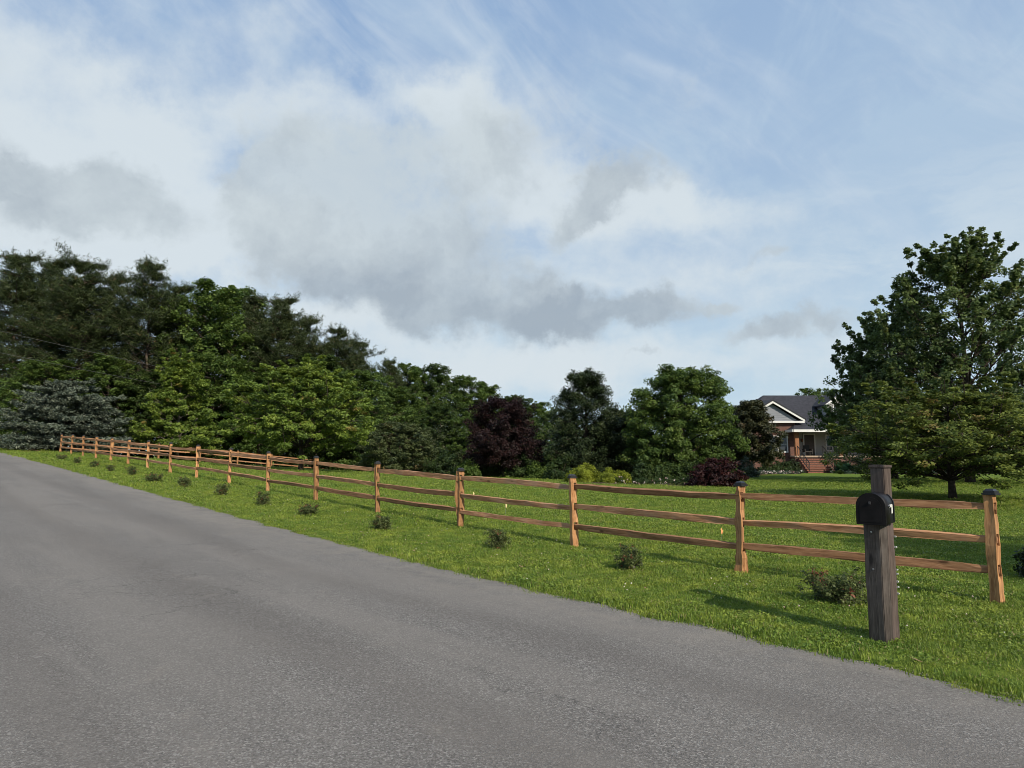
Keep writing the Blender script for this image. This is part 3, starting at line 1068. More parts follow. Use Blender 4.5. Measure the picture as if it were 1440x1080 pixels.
def plant_tree(name, meshes, px, zd, label, cat, leaf, bark, group=None, rz=0.0, sc=1.0, scz=None):
    x, y, z = at(px, zd)
    o = empty(name, (x, y, z), label, cat, group, rz, (sc, sc, scz or sc))
    link('trunk', meshes[0], M[bark], o)
    link('crown', meshes[1], M[leaf], o)
    return o


def top_h(py, zd, px):
    x, y, z = at(px, zd)
    return 1.6 + (637 - py) * zd / 960 - z


PINE1 = lambda t: max(.06, (1 - t ** 1.8) ** .9) * (.55 + .45 * min(1, t * 2.5)) * .9 + .03
PINE2 = lambda t: (1 - t) ** .7 * (.6 + .4 * min(1, t * 3)) + .03
# --- the wood on the left: prototypes, then one thing per tree
pineA = conifer(21, 16, 4.8, 2.0, whorls=28, per=10, ls=.36, upturn=.38, dead=.3, tw=11, nq=8, width=.12, gap=.08, zjit=2.2, prof=PINE1, tipup=.8)
pineB = conifer(22, 16, 4.4, 2.4, whorls=26, per=8, ls=.36, upturn=.45, dead=.4, tw=10, nq=9, width=.12, gap=.10, zjit=1.6, prof=PINE2, tipup=.9)
pineC = conifer(23, 16, 5.4, 1.6, whorls=28, per=10, ls=.36, upturn=.32, dead=.2, tw=12, nq=8, width=.12, gap=.08, zjit=2.6, prof=PINE1, tipup=.8)
ovoid = lambda t: math.sin(math.pi * (t * .80 + .16)) ** .7
woodA = broadleaf(31, 12, 3.6, 1.5, limbs=40, subs=13, per=58, ls=.21, cr=.48, flat=.75, up=.6, prof=ovoid)
woodB = broadleaf(32, 12, 3.3, 1.2, limbs=38, subs=13, per=58, ls=.20, cr=.46, flat=.8, up=.75, prof=ovoid)
woodC = broadleaf(33, 12, 4.2, .5, limbs=42, subs=13, per=58, ls=.21, cr=.52, flat=.75, up=.45, prof=lambda t: math.sin(math.pi * (t * .75 + .22)) ** .6)

rt = random.Random(5)
PINES = [
    (12, 343, 57, pineC, 'tall dark pine cut off by the left picture edge'),
    (64, 352, 60, pineA, 'tall dark pine second from the left edge of the wood'),
    (108, 352, 55, pineC, 'tallest dark pine, flat topped, above the blue spruce'),
    (152, 372, 59, pineA, 'dark pine just right of the tallest flat-topped pine'),
    (203, 354, 56, pineB, 'slim dark pine with a spiky open tip against the sky'),
    (243, 388, 61, pineA, 'dark pine between the spiky pine and the pale green tree'),
    (352, 404, 62, pineB, 'dark pine right of the pale green woodland tree'),
    (392, 408, 60, pineC, 'broad dark pine above the spreading lawn dogwood'),
    (428, 436, 63, pineA, 'dark pine at the middle of the sloping tree line'),
    (470, 452, 63, pineB, 'dark pine standing alone at the lower step of the tree line'),
    (502, 472, 66, pineC, 'last big dark pine before the tree line drops'),
    (548, 500, 72, pineB, 'small dark pine showing a thin spire over the grey-green shrub'),
]
for px, py, zd, me, lab in PINES:
    h = top_h(py, zd, px)
    plant_tree('pine_tree', me, px, zd, lab, 'pine tree', 'pine', 'bark', 'pines of the wood on the left', rt.uniform(0, 6), h / 16 * rt.uniform(1.0, 1.12), h / 16.9)
DECID = [
    (288, 398, 58, woodB, 'bright_leaf', 'paler green leafy tree among the dark pines'),
    (318, 402, 64, woodB, 'wood_leaf', 'pale leafy tree behind the paler green one among pines'),
    (572, 512, 74, woodB, 'wood_leaf', 'dark leafy tree right of the thin pine spire'),
    (598, 514, 78, woodA, 'wood_leaf', 'rounded dark tree at the low middle of the tree line'),
    (640, 528, 80, woodC, 'bright_leaf', 'leafy tree rising behind and left of the purple plum'),
    (682, 540, 82, woodB, 'wood_leaf', 'dark tree directly above the purple plum tree'),
    (722, 556, 84, woodA, 'bright_leaf', 'light leafy tree showing over the right of the purple plum'),
    (752, 566, 84, woodC, 'wood_leaf', 'low dark tree between the purple plum and the dark holly'),
    (775, 580, 70, woodA, 'bright_leaf', 'yellowish green tree just left of the dark holly'),
    (880, 580, 62, woodB, 'bright_leaf', 'loose light green tree between the holly and the big rounded tree'),
    (1025, 572, 80, woodC, 'wood_leaf', 'distant dark tree seen between the rounded tree and magnolia'),
    (1150, 546, 98, woodC, 'wood_leaf', 'distant rounded tree rising behind the house roof'),
    (1330, 575, 92, woodC, 'wood_leaf', 'distant tree behind the house, glimpsed through the maple'),
    (1450, 560, 90, woodA, 'wood_leaf', 'distant tree at the right picture edge behind the house'),
]
for px, py, zd, me, lf, lab in DECID:
    h = top_h(py, zd, px)
    plant_tree('leafy_tree', me, px, zd, lab, 'tree', lf, 'bark', 'leafy trees behind the lawn', rt.uniform(0, 6), h / 12 * rt.uniform(1.0, 1.25), h / 12)
UNDER = [
    (60, 505, 52, 'undergrowth tree behind the left end of the blue spruce'),
    (150, 500, 53, 'undergrowth tree behind the right end of the blue spruce'),
    (215, 520, 54, 'undergrowth tree left of the reddish tipped dogwood'),
    (300, 500, 55, 'undergrowth tree right behind the reddish tipped dogwood'),
    (365, 520, 56, 'undergrowth tree behind the left of the spreading dogwood'),
    (440, 500, 60, 'undergrowth tree behind the top of the spreading dogwood'),
    (505, 520, 60, 'undergrowth tree behind the right of the spreading dogwood'),
    (560, 545, 66, 'undergrowth tree behind the grey-green shrub'),
    (620, 570, 62, 'undergrowth tree between the grey-green shrub and the plum'),
    (660, 585, 60, 'undergrowth tree behind the left of the purple plum'),
    (745, 590, 60, 'undergrowth tree behind the right of the purple plum'),
    (790, 610, 56, 'undergrowth tree behind the left of the dark holly'),
    (985, 600, 62, 'undergrowth tree behind the right of the big rounded tree'),
]
for i, (px, py, zd, lab) in enumerate(UNDER):
    h = top_h(py, zd, px)
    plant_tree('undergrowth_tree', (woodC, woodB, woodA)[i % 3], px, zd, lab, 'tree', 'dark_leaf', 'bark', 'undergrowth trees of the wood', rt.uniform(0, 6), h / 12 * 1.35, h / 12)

# far wood, one mass
r = np.random.default_rng(77)
cl = []
for i in range(900):
    x = r.uniform(-75, 75)
    yb = 90 + 14 * r.random() - (x < -20) * (-x - 20) * .25
    cl.append((x, yb, Hxy(x, yb) + r.uniform(0, 1) ** .8 * (6.0 + 2.5 * math.sin(x * .35) + (x < -10) * (-x - 10) * .10)))
fw = link('far_wood', crown_mesh('far_wood', cl, r, 55, .5, 1.5, .7, .6, .3, .7, (0, 60, 0)), M['wood_leaf'])
tag(fw, 'far band of dark woodland closing the view behind the gardens', 'wood', kind='stuff')

cl = []
for i in range(950):
    t = r.random()
    x, y = -50 + 62 * t + r.normal(0, 1.2), 53 + 10 * t + r.uniform(0, 5)
    if t > .55: y = 58.5 + r.uniform(-1, 4)
    cl.append((x, y, Hxy(x, y) + r.random() ** 1.3 * 4.2))
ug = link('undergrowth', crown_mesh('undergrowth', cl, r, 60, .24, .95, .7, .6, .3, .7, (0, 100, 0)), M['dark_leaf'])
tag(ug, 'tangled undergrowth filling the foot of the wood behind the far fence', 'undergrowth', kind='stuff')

# --- specimen trees
spruce = conifer(41, 5.4, 4.7, .12, whorls=24, per=9, ls=.26, droop=.12, upturn=.16, tr=.14, prof=lambda t: (1 - t ** 1.7) ** .62 * .98 + .04, tw=13, nq=9, width=.30, accent=0)
plant_tree('blue_spruce', spruce, 92, 47.5, 'wide blue-grey spruce at the far left end of the fence', 'spruce', 'spruce', 'bark_dark', sc=.97, scz=top_h(533, 47.5, 92) / 5.6)
dogp = lambda t: (math.sin(math.pi * (t * .74 + .24)) ** .7)
dw1 = broadleaf(42, 6.0, 4.0, 1.65, limbs=46, subs=8, per=90, ls=.16, cr=.46, flat=.44, up=.42, prof=lambda t: math.sin(math.pi * (t * .76 + .24)) ** .9, tr=.13, upw=1.1, outw=.4, accent=.02, shoots=1)
plant_tree('dogwood_tree', dw1, 425, 38.5, 'spreading bright green dogwood on the lawn, in front of the far fence', 'dogwood', 'dogwood_leaf', 'bark_dark', scz=top_h(518, 38.5, 425) / 6.0)
dw2 = broadleaf(43, 6.6, 2.9, .6, limbs=42, subs=8, per=90, ls=.165, cr=.44, flat=.46, up=.5, prof=lambda t: (1 - t) ** .7 * (.75 + .3 * min(1, t * 3)) + .05, tr=.10, upw=1.0, outw=.4, accent=.03, shoots=1)
plant_tree('dogwood_tree', dw2, 252, 50.5, 'upright dogwood with orange tinged top leaves behind the far fence', 'dogwood', 'dogwood_leaf', 'bark_pale', scz=top_h(505, 50.5, 252) / 6.6)
sh1 = broadleaf(44, 4.2, 3.0, .05, limbs=36, subs=8, per=95, ls=.15, cr=.46, flat=.55, up=.35, prof=lambda t: math.sqrt(max(0, 1 - t * t)) * .95 + .05, tr=.07, upw=.9, outw=.4, accent=.02)
plant_tree('bushy_tree', sh1, 562, 49, 'grey-green bushy tree where the far fence ends', 'tree', 'grey_leaf', 'bark', scz=top_h(597, 49, 562) / 4.2)
pl = broadleaf(45, 5.6, 2.7, .7, limbs=42, subs=8, per=100, ls=.13, cr=.46, flat=.8, up=.65, prof=lambda t: math.sin(math.pi * (t * .72 + .26)) ** .6, tr=.12)
plant_tree('plum_tree', pl, 706, 46.5, 'dark purple-leaved plum tree beyond the lawn', 'plum tree', 'plum_leaf', 'bark_dark', scz=top_h(563, 46.5, 706) / 5.6)
ho = broadleaf(46, 7.5, 2.2, .1, limbs=56, subs=8, per=100, ls=.125, cr=.46, flat=.9, up=.7, prof=lambda t: (1 - t ** 2.2) ** .55 * (.8 + .2 * min(1, t * 4)), tr=.14)
plant_tree('holly_tree', ho, 825, 44, 'dark conical holly tree left of the big rounded tree', 'holly', 'holly_leaf', 'bark_dark', scz=top_h(523, 44, 825) / 7.5)
bt = broadleaf(47, 7.0, 2.95, .2, limbs=60, subs=9, per=100, ls=.155, cr=.52, flat=.62, up=.5, prof=lambda t: math.sin(math.pi * (t * .70 + .22)) ** .5, tr=.16, upw=.8, outw=.5)
plant_tree('rounded_tree', bt, 960, 42, 'big dense rounded green tree behind the flower bed', 'tree', 'bright_leaf', 'bark_dark', scz=top_h(519, 42, 960) / 7.0)
ms = broadleaf(48, 5, 2.2, .1, limbs=36, subs=7, per=95, ls=.14, cr=.42, flat=.65, up=.5, prof=ovoid, tr=.08)
plant_tree('small_tree', ms, 872, 46, 'loose mid green small tree between the holly and the rounded tree', 'tree', 'grey_leaf', 'bark', scz=top_h(578, 46, 872) / 5)
mg = broadleaf(49, 6.4, 2.0, 1.2, limbs=44, subs=7, per=95, ls=.17, cr=.46, flat=.8, up=.55, prof=lambda t: math.sin(math.pi * (t * .74 + .24)) ** .65, tr=.13, accent=.06)
plant_tree('magnolia_tree', mg, 1055, 55, 'brownish green magnolia with a pale trunk beside the house', 'magnolia', 'magnolia_leaf', 'bark_pale', scz=top_h(565, 55, 1055) / 6.4)
# the right-hand group
mp1 = broadleaf(50, 13.6, 7.4, 1.5, limbs=80, subs=10, per=40, ls=.185, cr=.42, flat=.8, up=.95, prof=lambda t: (1 - t) ** .74 * (.74 + .30 * min(1, t * 3)) + .05, tr=.20, upw=.5, outw=.4, accent=.02, shoots=4)
plant_tree('maple_tree', mp1, 1358, 36, 'tall dark maple with an open spiky crown behind the right dogwood', 'maple', 'maple_leaf', 'bark_dark', scz=top_h(344, 36, 1358) / 13.6)
mp2 = broadleaf(51, 9.0, 4.1, 1.5, limbs=54, subs=9, per=50, ls=.17, cr=.42, flat=.8, up=.8, prof=lambda t: (1 - t ** 1.6) ** .6 * (.75 + .25 * min(1, t * 4)) + .04, tr=.17, upw=.5, outw=.4, shoots=3)
plant_tree('maple_tree', mp2, 1254, 42, 'shorter dark maple on the left of the tall maple, hiding the porch', 'maple', 'maple_leaf', 'bark_dark', scz=top_h(452, 42, 1254) / 9.0)
dw3 = broadleaf(52, 4.7, 3.3, 1.0, limbs=54, subs=10, per=75, ls=.115, cr=.36, flat=.55, up=.5, prof=lambda t: math.sqrt(max(0, 1 - t ** 2)) * (.7 + .3 * min(1, t * 4)) + .03, tr=.11, upw=1.1, outw=.4, accent=.03, shoots=1)
plant_tree('dogwood_tree', dw3, 1333, 23, 'low spreading dogwood on the lawn behind the mailbox', 'dogwood', 'dogwood_olive', 'bark_dark', scz=top_h(555, 23, 1333) / 4.7)


x, y = 11.9, 4.3
shade_tree = empty('shade_tree', (x, y, Hxy(x, y)), 'leafy tree just right of the picture that shades the lawn behind the fence end', 'tree')
sd = broadleaf(53, 6.6, 2.2, 2.4, limbs=30, subs=7, per=60, ls=.14, cr=.5, flat=.7, up=.5, prof=ovoid, tr=.12)
link('trunk', sd[0], M['bark'], shade_tree)
link('crown', sd[1], M['wood_leaf'], shade_tree)


# --- garden shrubs: stems and a rounded leafy crown
def shrub(name, px, zd, w, h, label, cat, leaf, seed, per=55, ls=.09, cr=.2, n=60, group=None, flat=.8, upw=.7, accent=0.0):
    r = np.random.default_rng(seed)
    x, y, z = at(px, zd)
    root = empty(name, (x, y, z), label, cat, group)
    p = r.normal(size=(n, 3))
    p[:, 2] = np.abs(p[:, 2])
    p = unit(p) * (r.random((n, 1)) ** .35)
    lump = 1 + .14 * np.sin(3 * np.arctan2(p[:, 1], p[:, 0]) + seed)
    c = p * np.array([w / 2, w / 2, h]) * lump[:, None] * .93
    c[:, 2] = np.maximum(c[:, 2], .06)
    st = MB()
    for i in range(0, n, 3):
        st.tube([(r.normal(0, .03), r.normal(0, .03), -.04), c[i] * (.5, .5, .6), c[i]], [.012, .009, .004], 4, False)
    st.build('stems', M['bark'], root)
    link('foliage', crown_mesh('foliage', c, r, per, ls, cr, flat, upw, .5, .6, (0, 0, h * .3), accent), M[leaf], root)
    return root


shrub('gold_shrub', 818, 36.5, 2.0, 1.0, 'rounded golden-green shrub behind the fence, left of its pair', 'shrub', 'gold_leaf', 1, 130, .07, .22, 110, 'golden shrubs below the rounded tree')
shrub('gold_shrub', 860, 35.5, 1.75, .82, 'flatter golden-green shrub behind the fence, right of its pair', 'shrub', 'gold_leaf', 2, 130, .07, .20, 110, 'golden shrubs below the rounded tree')
shrub('red_maple_shrub', 1003, 33.5, 2.9, 1.5, 'low dark red weeping maple right of the flower bed', 'shrub', 'red_maple_leaf', 3, 90, .12, .3, 130, flat=.5, upw=.5)
for i, (px, zd, w, h, lf, lab) in enumerate([
        (622, 47, 2.4, 1.9, 'shrub_leaf', 'dark green shrub left of the purple plum trunk'),
        (660, 45, 1.6, 1.2, 'bright_leaf', 'small bright green shrub near the fence post by the plum'),
        (735, 45, 2.2, 1.7, 'shrub_leaf', 'dark green shrub under the right side of the plum'),
        (752, 44, 1.1, 1.1, 'bright_leaf', 'narrow light green bush right of the plum trunk'),
        (690, 46.5, 2.4, 1.1, 'shrub_leaf', 'low dark shrub under the purple plum'),
        (788, 42, 2.4, 1.5, 'shrub_leaf', 'dark shrub left of the golden shrubs'),
        (905, 37.5, 1.8, 1.15, 'shrub_leaf', 'dark shrub right of the golden shrubs'),
        (935, 38, 1.9, 1.2, 'wood_leaf', 'dark shrub behind the pink and white flowers'),
        (968, 38, 1.8, 1.2, 'shrub_leaf', 'dark shrub left of the red weeping maple'),
        (1040, 50, 2.8, 1.5, 'holly_leaf', 'dark shrub behind the red weeping maple'),
        (1078, 61, 2.2, 1.6, 'shrub_leaf', 'shrub right of the magnolia trunk'),
        (1100, 62.5, 1.8, 1.3, 'shrub_leaf', 'shrub under the gable window of the house'),
        (1114, 62.5, 1.4, 1.2, 'holly_leaf', 'dark shrub left of the porch steps'),
        (1211, 60, 2.6, 1.7, 'holly_leaf', 'dark shrub right of the hosta before the porch'),
        (1245, 58, 2.8, 1.9, 'holly_leaf', 'dark shrub under the shorter maple'),
        (1285, 57, 2.8, 1.7, 'shrub_leaf', 'dark shrub left behind the right dogwood trunk'),
        (1330, 57, 3.0, 1.8, 'holly_leaf', 'dark shrub straight behind the right dogwood trunk'),
        (1378, 57, 3.0, 1.7, 'shrub_leaf', 'dark shrub right behind the right dogwood trunk'),
        (1428, 56, 2.6, 1.3, 'holly_leaf', 'dark shrub at the right edge before the house')]):
    shrub('garden_shrub', px, zd, w, h, lab, 'shrub', lf, 60 + i, 60, .13, .28, 60, 'garden shrubs round the lawn')
shrub('edge_shrub', 1462, 8.7, .75, .5, 'dark leafy bush cut off by the right edge behind the end post', 'shrub', 'holly_leaf', 90, 60, .05, .09, 60)


def hosta(px, zd, sz, label, seed):
    r = np.random.default_rng(seed)
    x, y, z = at(px, zd)
    root = empty('hosta_plant', (x, y, z), label, 'plant')
    n = 60
    az = r.uniform(0, 6.28, n)
    pitch = r.uniform(.2, 1.2, n)
    ax = np.stack([np.cos(az) * np.cos(pitch), np.sin(az) * np.cos(pitch), np.sin(pitch)], 1)
    C = ax * sz * .6
    Nn = unit(np.stack([-np.cos(az) * np.sin(pitch), -np.sin(az) * np.sin(pitch), np.cos(pitch)], 1))
    V, Q = leaf_arrays(C, Nn, np.full(n, sz), r, .5, .08, ax)
    link('leaves', np_mesh('leaves', V, Q, tint=np.clip(r.normal(.5, .25, n), 0, 1)), M['hosta_leaf'], root)


hosta(1183, 61.5, 1.15, 'large blue-green hosta right of the porch steps', 3)
hosta(1196, 61.0, .8, 'smaller hosta to the right of the large one by the porch', 4)


# ground cover and flowers in the beds: nobody could count them
def cover(name, pts, n, per, ls, cr, mat, label, cat, seed, h=.25):
    r = np.random.default_rng(seed)
    c = []
    for i in range(n):
        k = r.integers(0, len(pts) - 1)
        t = r.random()
        p = np.array(pts[k]) + (np.array(pts[k + 1]) - np.array(pts[k])) * t + r.normal(0, .35, 2)
        c.append((p[0], p[1], Hxy(*p) + r.uniform(.05, h)))
    o = link(name, crown_mesh(name, c, r, per, ls, cr, .7, .9, .2, .6), M[mat])
    tag(o, label, cat, kind='stuff')


def wp(px, zd):
    return ((px - 720) * zd / 960, zd)


sheet('flower_bed', [wp(775, 39), wp(800, 34.5), wp(900, 33.2), wp(1000, 31.8), wp(1040, 33), wp(1045, 40), wp(960, 45), wp(820, 45)], M['soil'],
      'dark mulch bed under the rounded tree', 'bed')
sheet('flower_bed', [wp(1035, 52), wp(1080, 58.5), wp(1122, 60.3), wp(1124, 65.5), wp(1070, 66), wp(1035, 58)], M['soil'], 'mulch bed along the house front, left of steps', 'bed')
sheet('flower_bed', [wp(1164, 61.3), wp(1250, 56), wp(1440, 53.5), wp(1440, 64), wp(1166, 64.3)], M['soil'], 'mulch bed along the porch, right of steps', 'bed')
sheet('straw_bed', [wp(10, 45), wp(70, 42.5), wp(82, 44), wp(160, 46), wp(150, 53), wp(20, 54)], M['straw'], 'brown needle litter under the blue spruce', 'bed')
cover('border_plants', [wp(1048, 57), wp(1085, 58.7), wp(1122, 60.3)], 70, 26, .13, .2, 'cover_leaf', 'low green edging plants left of the porch steps', 'plants', 5)
cover('white_flowers', [wp(1044, 56), wp(1085, 58.2), wp(1122, 59.8)], 70, 5, .11, .12, 'petal', 'small white flowers edging the bed left of the porch steps', 'flowers', 6, .3)
cover('border_plants', [wp(1168, 60.8), wp(1250, 55.8), wp(1330, 54.5), wp(1440, 53.5)], 170, 26, .13, .22, 'cover_leaf', 'blue-green low edging plants right of the porch steps', 'plants', 7)
cover('bed_flowers', [wp(868, 34.3), wp(920, 34), wp(972, 33.6)], 26, 4, .09, .07, 'petal', 'pink and white flowers in the bed below the rounded tree', 'flowers', 8, .45)
cover('bed_leaves', [wp(866, 34.8), wp(920, 34.5), wp(972, 34.1)], 60, 30, .09, .2, 'shrub_leaf', 'low leaves among the flowers below the rounded tree', 'plants', 9, .4)


# ------------------------------------------------------------------ rose bushes along the verge
def rose_bush(seed, h=.42, w=.55):
    r = np.random.default_rng(seed)
    st = MB()
    cl = []
    for i in range(24):
        az = r.uniform(0, 6.28)
        rr = w / 2 * r.random() ** .5
        p = np.array([math.cos(az) * rr, math.sin(az) * rr, h * r.uniform(.45, 1.0) * (1 - .35 * (rr / (w / 2)) ** 2)])
        L = bez(np.array([r.normal(0, .03), r.normal(0, .03), -.03]), p * (.45, .45, .6), p, 5)
        st.tube(L, [.006, .005, .004, .003, .002], 4, False)
        for t in (2, 3, 4):
            cl.append(L[t] + r.normal(0, .02, 3))
        for j in range(3):
            q = L[r.integers(1, 5)] + r.normal(0, .07, 3)
            q[2] = max(.04, q[2])
            st.tube([L[2], q], [.003, .002], 3, False)
            cl.append(q)
    return st.mesh('stems'), crown_mesh('foliage', np.array(cl), r, 20, .036, .055, .9, .6, .4, .7, (0, 0, h * .3), .07)


protos = [rose_bush(0, .42, .60), rose_bush(1, .40, .40), rose_bush(2, .46, .36), rose_bush(3, .36, .46)]
ROSES = [
    (1167, 843, 1.12, 0, 'leafy rose bush directly left of the mailbox post'),
    (881, 797, .95, 1, 'sparse rose bush between the second and third fence posts from the right'),
    (700, 769, .92, 2, 'dark rose bush between the third and fourth fence posts from the right'),
    (541, 743, .95, 3, 'reddish rose bush at the foot of the fifth fence post from the right'),
    (437, 723, .85, 0, 'rose bush at the foot of the sixth fence post from the right'),
    (373, 709, .95, 1, 'rose bush at the foot of the seventh fence post from the right'),
    (316, 696, .95, 2, 'rose bush at the foot of the eighth fence post from the right'),
    (264, 684, 1.0, 3, 'rose bush left of the ninth fence post from the right'),
    (221, 678, 1.0, 0, 'rose bush left of the tenth fence post from the right'),
    (189, 668, .95, 1, 'rose bush left of the eleventh fence post from the right'),
    (160, 663, .8, 2, 'low rose bush left of the twelfth fence post from the right'),
    (136, 657, .9, 3, 'rose bush left of the thirteenth fence post from the right'),
    (113, 652, .85, 1, 'rose bush fourth post bay from the left end of the fence'),
    (90, 647, .9, 0, 'last rose bush near the left end of the road fence'),
]


def ground_at(px, py):
    """where the sight line through a picture point meets the ground"""
    u, v = (px - 720) / 960, (py - 637) / 960
    lo = None
    zd = 3.0
    while zd < 70:
        if 1.6 - v * zd < Hxy(u * zd, zd) + .02: break
        zd += .05
    return u * zd, zd


first = {}
for px, py, sc, k, lab in ROSES:
    sc *= .88
    x, y = ground_at(px, py)
    s_, n_ = sn(x, y)
    n_ = min(max(float(n_), -2.2), -.35)
    x, y = world_xy(float(s_), n_)
    root = empty('rose_bush', (x, y, Hxy(x, y) + .01), lab, 'rose bush', 'young rose bushes planted along the fence', rt.uniform(0, 6), (sc, sc, sc))
    soil_r = random.Random(k + 3)
    if k not in first:
        sv = [(0, 0, .035)] + [(math.cos(a * .628) * q, math.sin(a * .628) * q, .022 if ring else -.01) for ring in (1, 0) for a in range(10)
                               for q in [soil_r.uniform(.06, .10) if ring else soil_r.uniform(.13, .20)]]
        sf = [(0, 1 + a, 1 + (a + 1) % 10) for a in range(10)] + [(1 + a, 11 + a, 11 + (a + 1) % 10, 1 + (a + 1) % 10) for a in range(10)]
        first[k] = [MB().add(sv, sf).build('soil', M['soil'], root, smooth=True),
                    link('stems', protos[k][0], M['bark'], root), link('foliage', protos[k][1], M['rose_leaf'], root)]
    else:
        for ch in first[k]:
            c = ch.copy()
            COL.objects.link(c)
            c.parent = root

# ------------------------------------------------------------------ small marker flags on the lawn
flag_o = plain('orange_vinyl', (0.75, 0.33, 0.12), .6, .1, 20)
flag_y = plain('pale_vinyl', (0.72, 0.60, 0.28), .6, .1, 20)
for px, py, m_, h, lab in [(1009, 760, flag_o, .30, 'pale orange marker flag left of the second fence post'),
                           (666, 704, flag_y, .34, 'small yellowish marker flag right of the fourth fence post'),
                           (711, 724, flag_y, .36, 'yellow marker flag behind the fence near the dark rose bush')]:
    x, y = ground_at(px, py)
    h *= .85
    f = empty('marker_flag', (x, y, Hxy(x, y)), lab, 'flag', 'small marker flags on the lawn', rt.uniform(-.5, .5))
    MB().tube([(0, 0, -.03), (.003, 0, h * .5), (0, 0, h)], .0025, 5).build('wire', M['steel'], f)
    g = h - .09
    MB().add([(0, 0, g), (.034, .012, g - .006), (.040, -.01, g + .045), (.02, .006, h + .005), (0, 0, h)], [(0, 1, 2, 3, 4)]).add(
        [(0, .001, g), (.034, .013, g - .006), (.040, -.009, g + .045), (.02, .007, h + .005), (0, .001, h)], [(4, 3, 2, 1, 0)]).build('pennant', m_, f)

# ------------------------------------------------------------------ overhead wires on the left
wire_m = plain('wire', (0.10, 0.10, 0.10), .5, .1, 5)
for (p, q, lab) in [((-48.0, 1.0, 14.7), (-21.6, 58, 7.2), 'upper overhead wire crossing the dark pines'),
                    ((-48.0, 1.0, 13.3), (-22.2, 58, 6.1), 'lower overhead wire crossing the dark pines')]:
    p, q = Vector(p), Vector(q)
    pts = [p.lerp(q, t / 24) - Vector((0, 0, 1.0 * 4 * (t / 24) * (1 - t / 24))) for t in range(25)]
    tag(MB().tube(pts, .009, 6).build('overhead_wire', wire_m), lab, 'wire', 'overhead wires')

# ------------------------------------------------------------------ the house
def brick_mat():
    m, t, b = material('brick')
    co = t.new('ShaderNodeTexCoord').outputs['Object']
    mp = t.new('ShaderNodeMapping')
    mp.inputs['Rotation'].default_value = (R(90), 0, 0)
    t.put(mp.inputs['Vector'], co)
    bt_ = t.new('ShaderNodeTexBrick')
    t.put(bt_.inputs['Vector'], mp.outputs[0])
    bt_.inputs['Color1'].default_value = (0.085, 0.032, 0.023, 1)
    bt_.inputs['Color2'].default_value = (0.145, 0.056, 0.036, 1)
    bt_.inputs['Mortar'].default_value = (0.15, 0.12, 0.10, 1)
    bt_.inputs['Scale'].default_value = 1.0
    bt_.inputs['Brick Width'].default_value = .22
    bt_.inputs['Row Height'].default_value = .075
    bt_.inputs['Mortar Size'].default_value = .008
    t.put(b.inputs['Base Color'], t.mix(t.smooth(t.noise(co, 1.2, 5), .35, .7, 0, .4), bt_.outputs['Color'], (0.07, 0.03, 0.024)))
    b.inputs['Roughness'].default_value = .9
    return m


M['brick'] = brick_mat()
M['shingle'] = plain('shingles', (0.030, 0.030, 0.037), .85, .35, 4, bump=.5)
M['siding_grey'] = plain('grey_siding', (0.20, 0.215, 0.24), .6, .06, 2)
M['siding_white'] = plain('white_siding', (0.34, 0.34, 0.33), .6, .06, 2)
M['column'] = wood('porch_timber', (0.20, 0.085, 0.04), (0.32, 0.145, 0.075), (0.42, 0.21, 0.12), 'Z', (.25, .16, .1), .1)
M['step'] = plain('brick_steps', (0.21, 0.088, 0.056), .85, .25, 8, bump=.4)
M['tread'] = plain('dark_tread', (0.10, 0.055, 0.042), .85, .25, 8)
M['cap_stone'] = plain('pale_cap_stone', (0.38, 0.29, 0.21), .8, .1, 5)
M['iron'] = plain('black_iron', (0.02, 0.02, 0.02), .5, .2, 9)
M['dark_chair'] = plain('dark_wicker', (0.03, 0.028, 0.026), .7, .3, 30)
gm_, gt_, gb_ = material('window_glass')
gb_.inputs['Base Color'].default_value = (0.035, 0.04, 0.045, 1)
gt_.put(gb_.inputs['Roughness'], gt_.smooth(gt_.noise(gt_.new('ShaderNodeTexCoord').outputs['Object'], 2), .3, .7, .05, .12))
M['glass'] = gm_
door_m = plain('dark_door', (0.07, 0.05, 0.04), .5, .2, 5)

HZ = -.3
house = empty('house', (29, 66, HZ), 'brick house with dark shingle roof, front gable and raised porch', 'house')
HB = Vector(house.location)


def hp(mb, name, mat, parent=None, bevel=0.0):
    """world-coordinate geometry as a part of the house"""
    mb.v = [tuple(Vector(v) - HB) for v in mb.v]
    o = mb.build(name, mat, parent or house, bevel=bevel)
    return o


hp(MB().bb(22.8, 27.35, 66, 72.5, -.6, 4.55), 'gable_wing_wall', M['brick'])
hp(MB().bb(27.36, 50.5, 68.0, 78.5, -.6, 4.2), 'main_wall', M['siding_white'])
hp(MB().bb(41.5, 50.5, 67.85, 67.99, -.6, 4.15), 'brick_front', M['brick'])
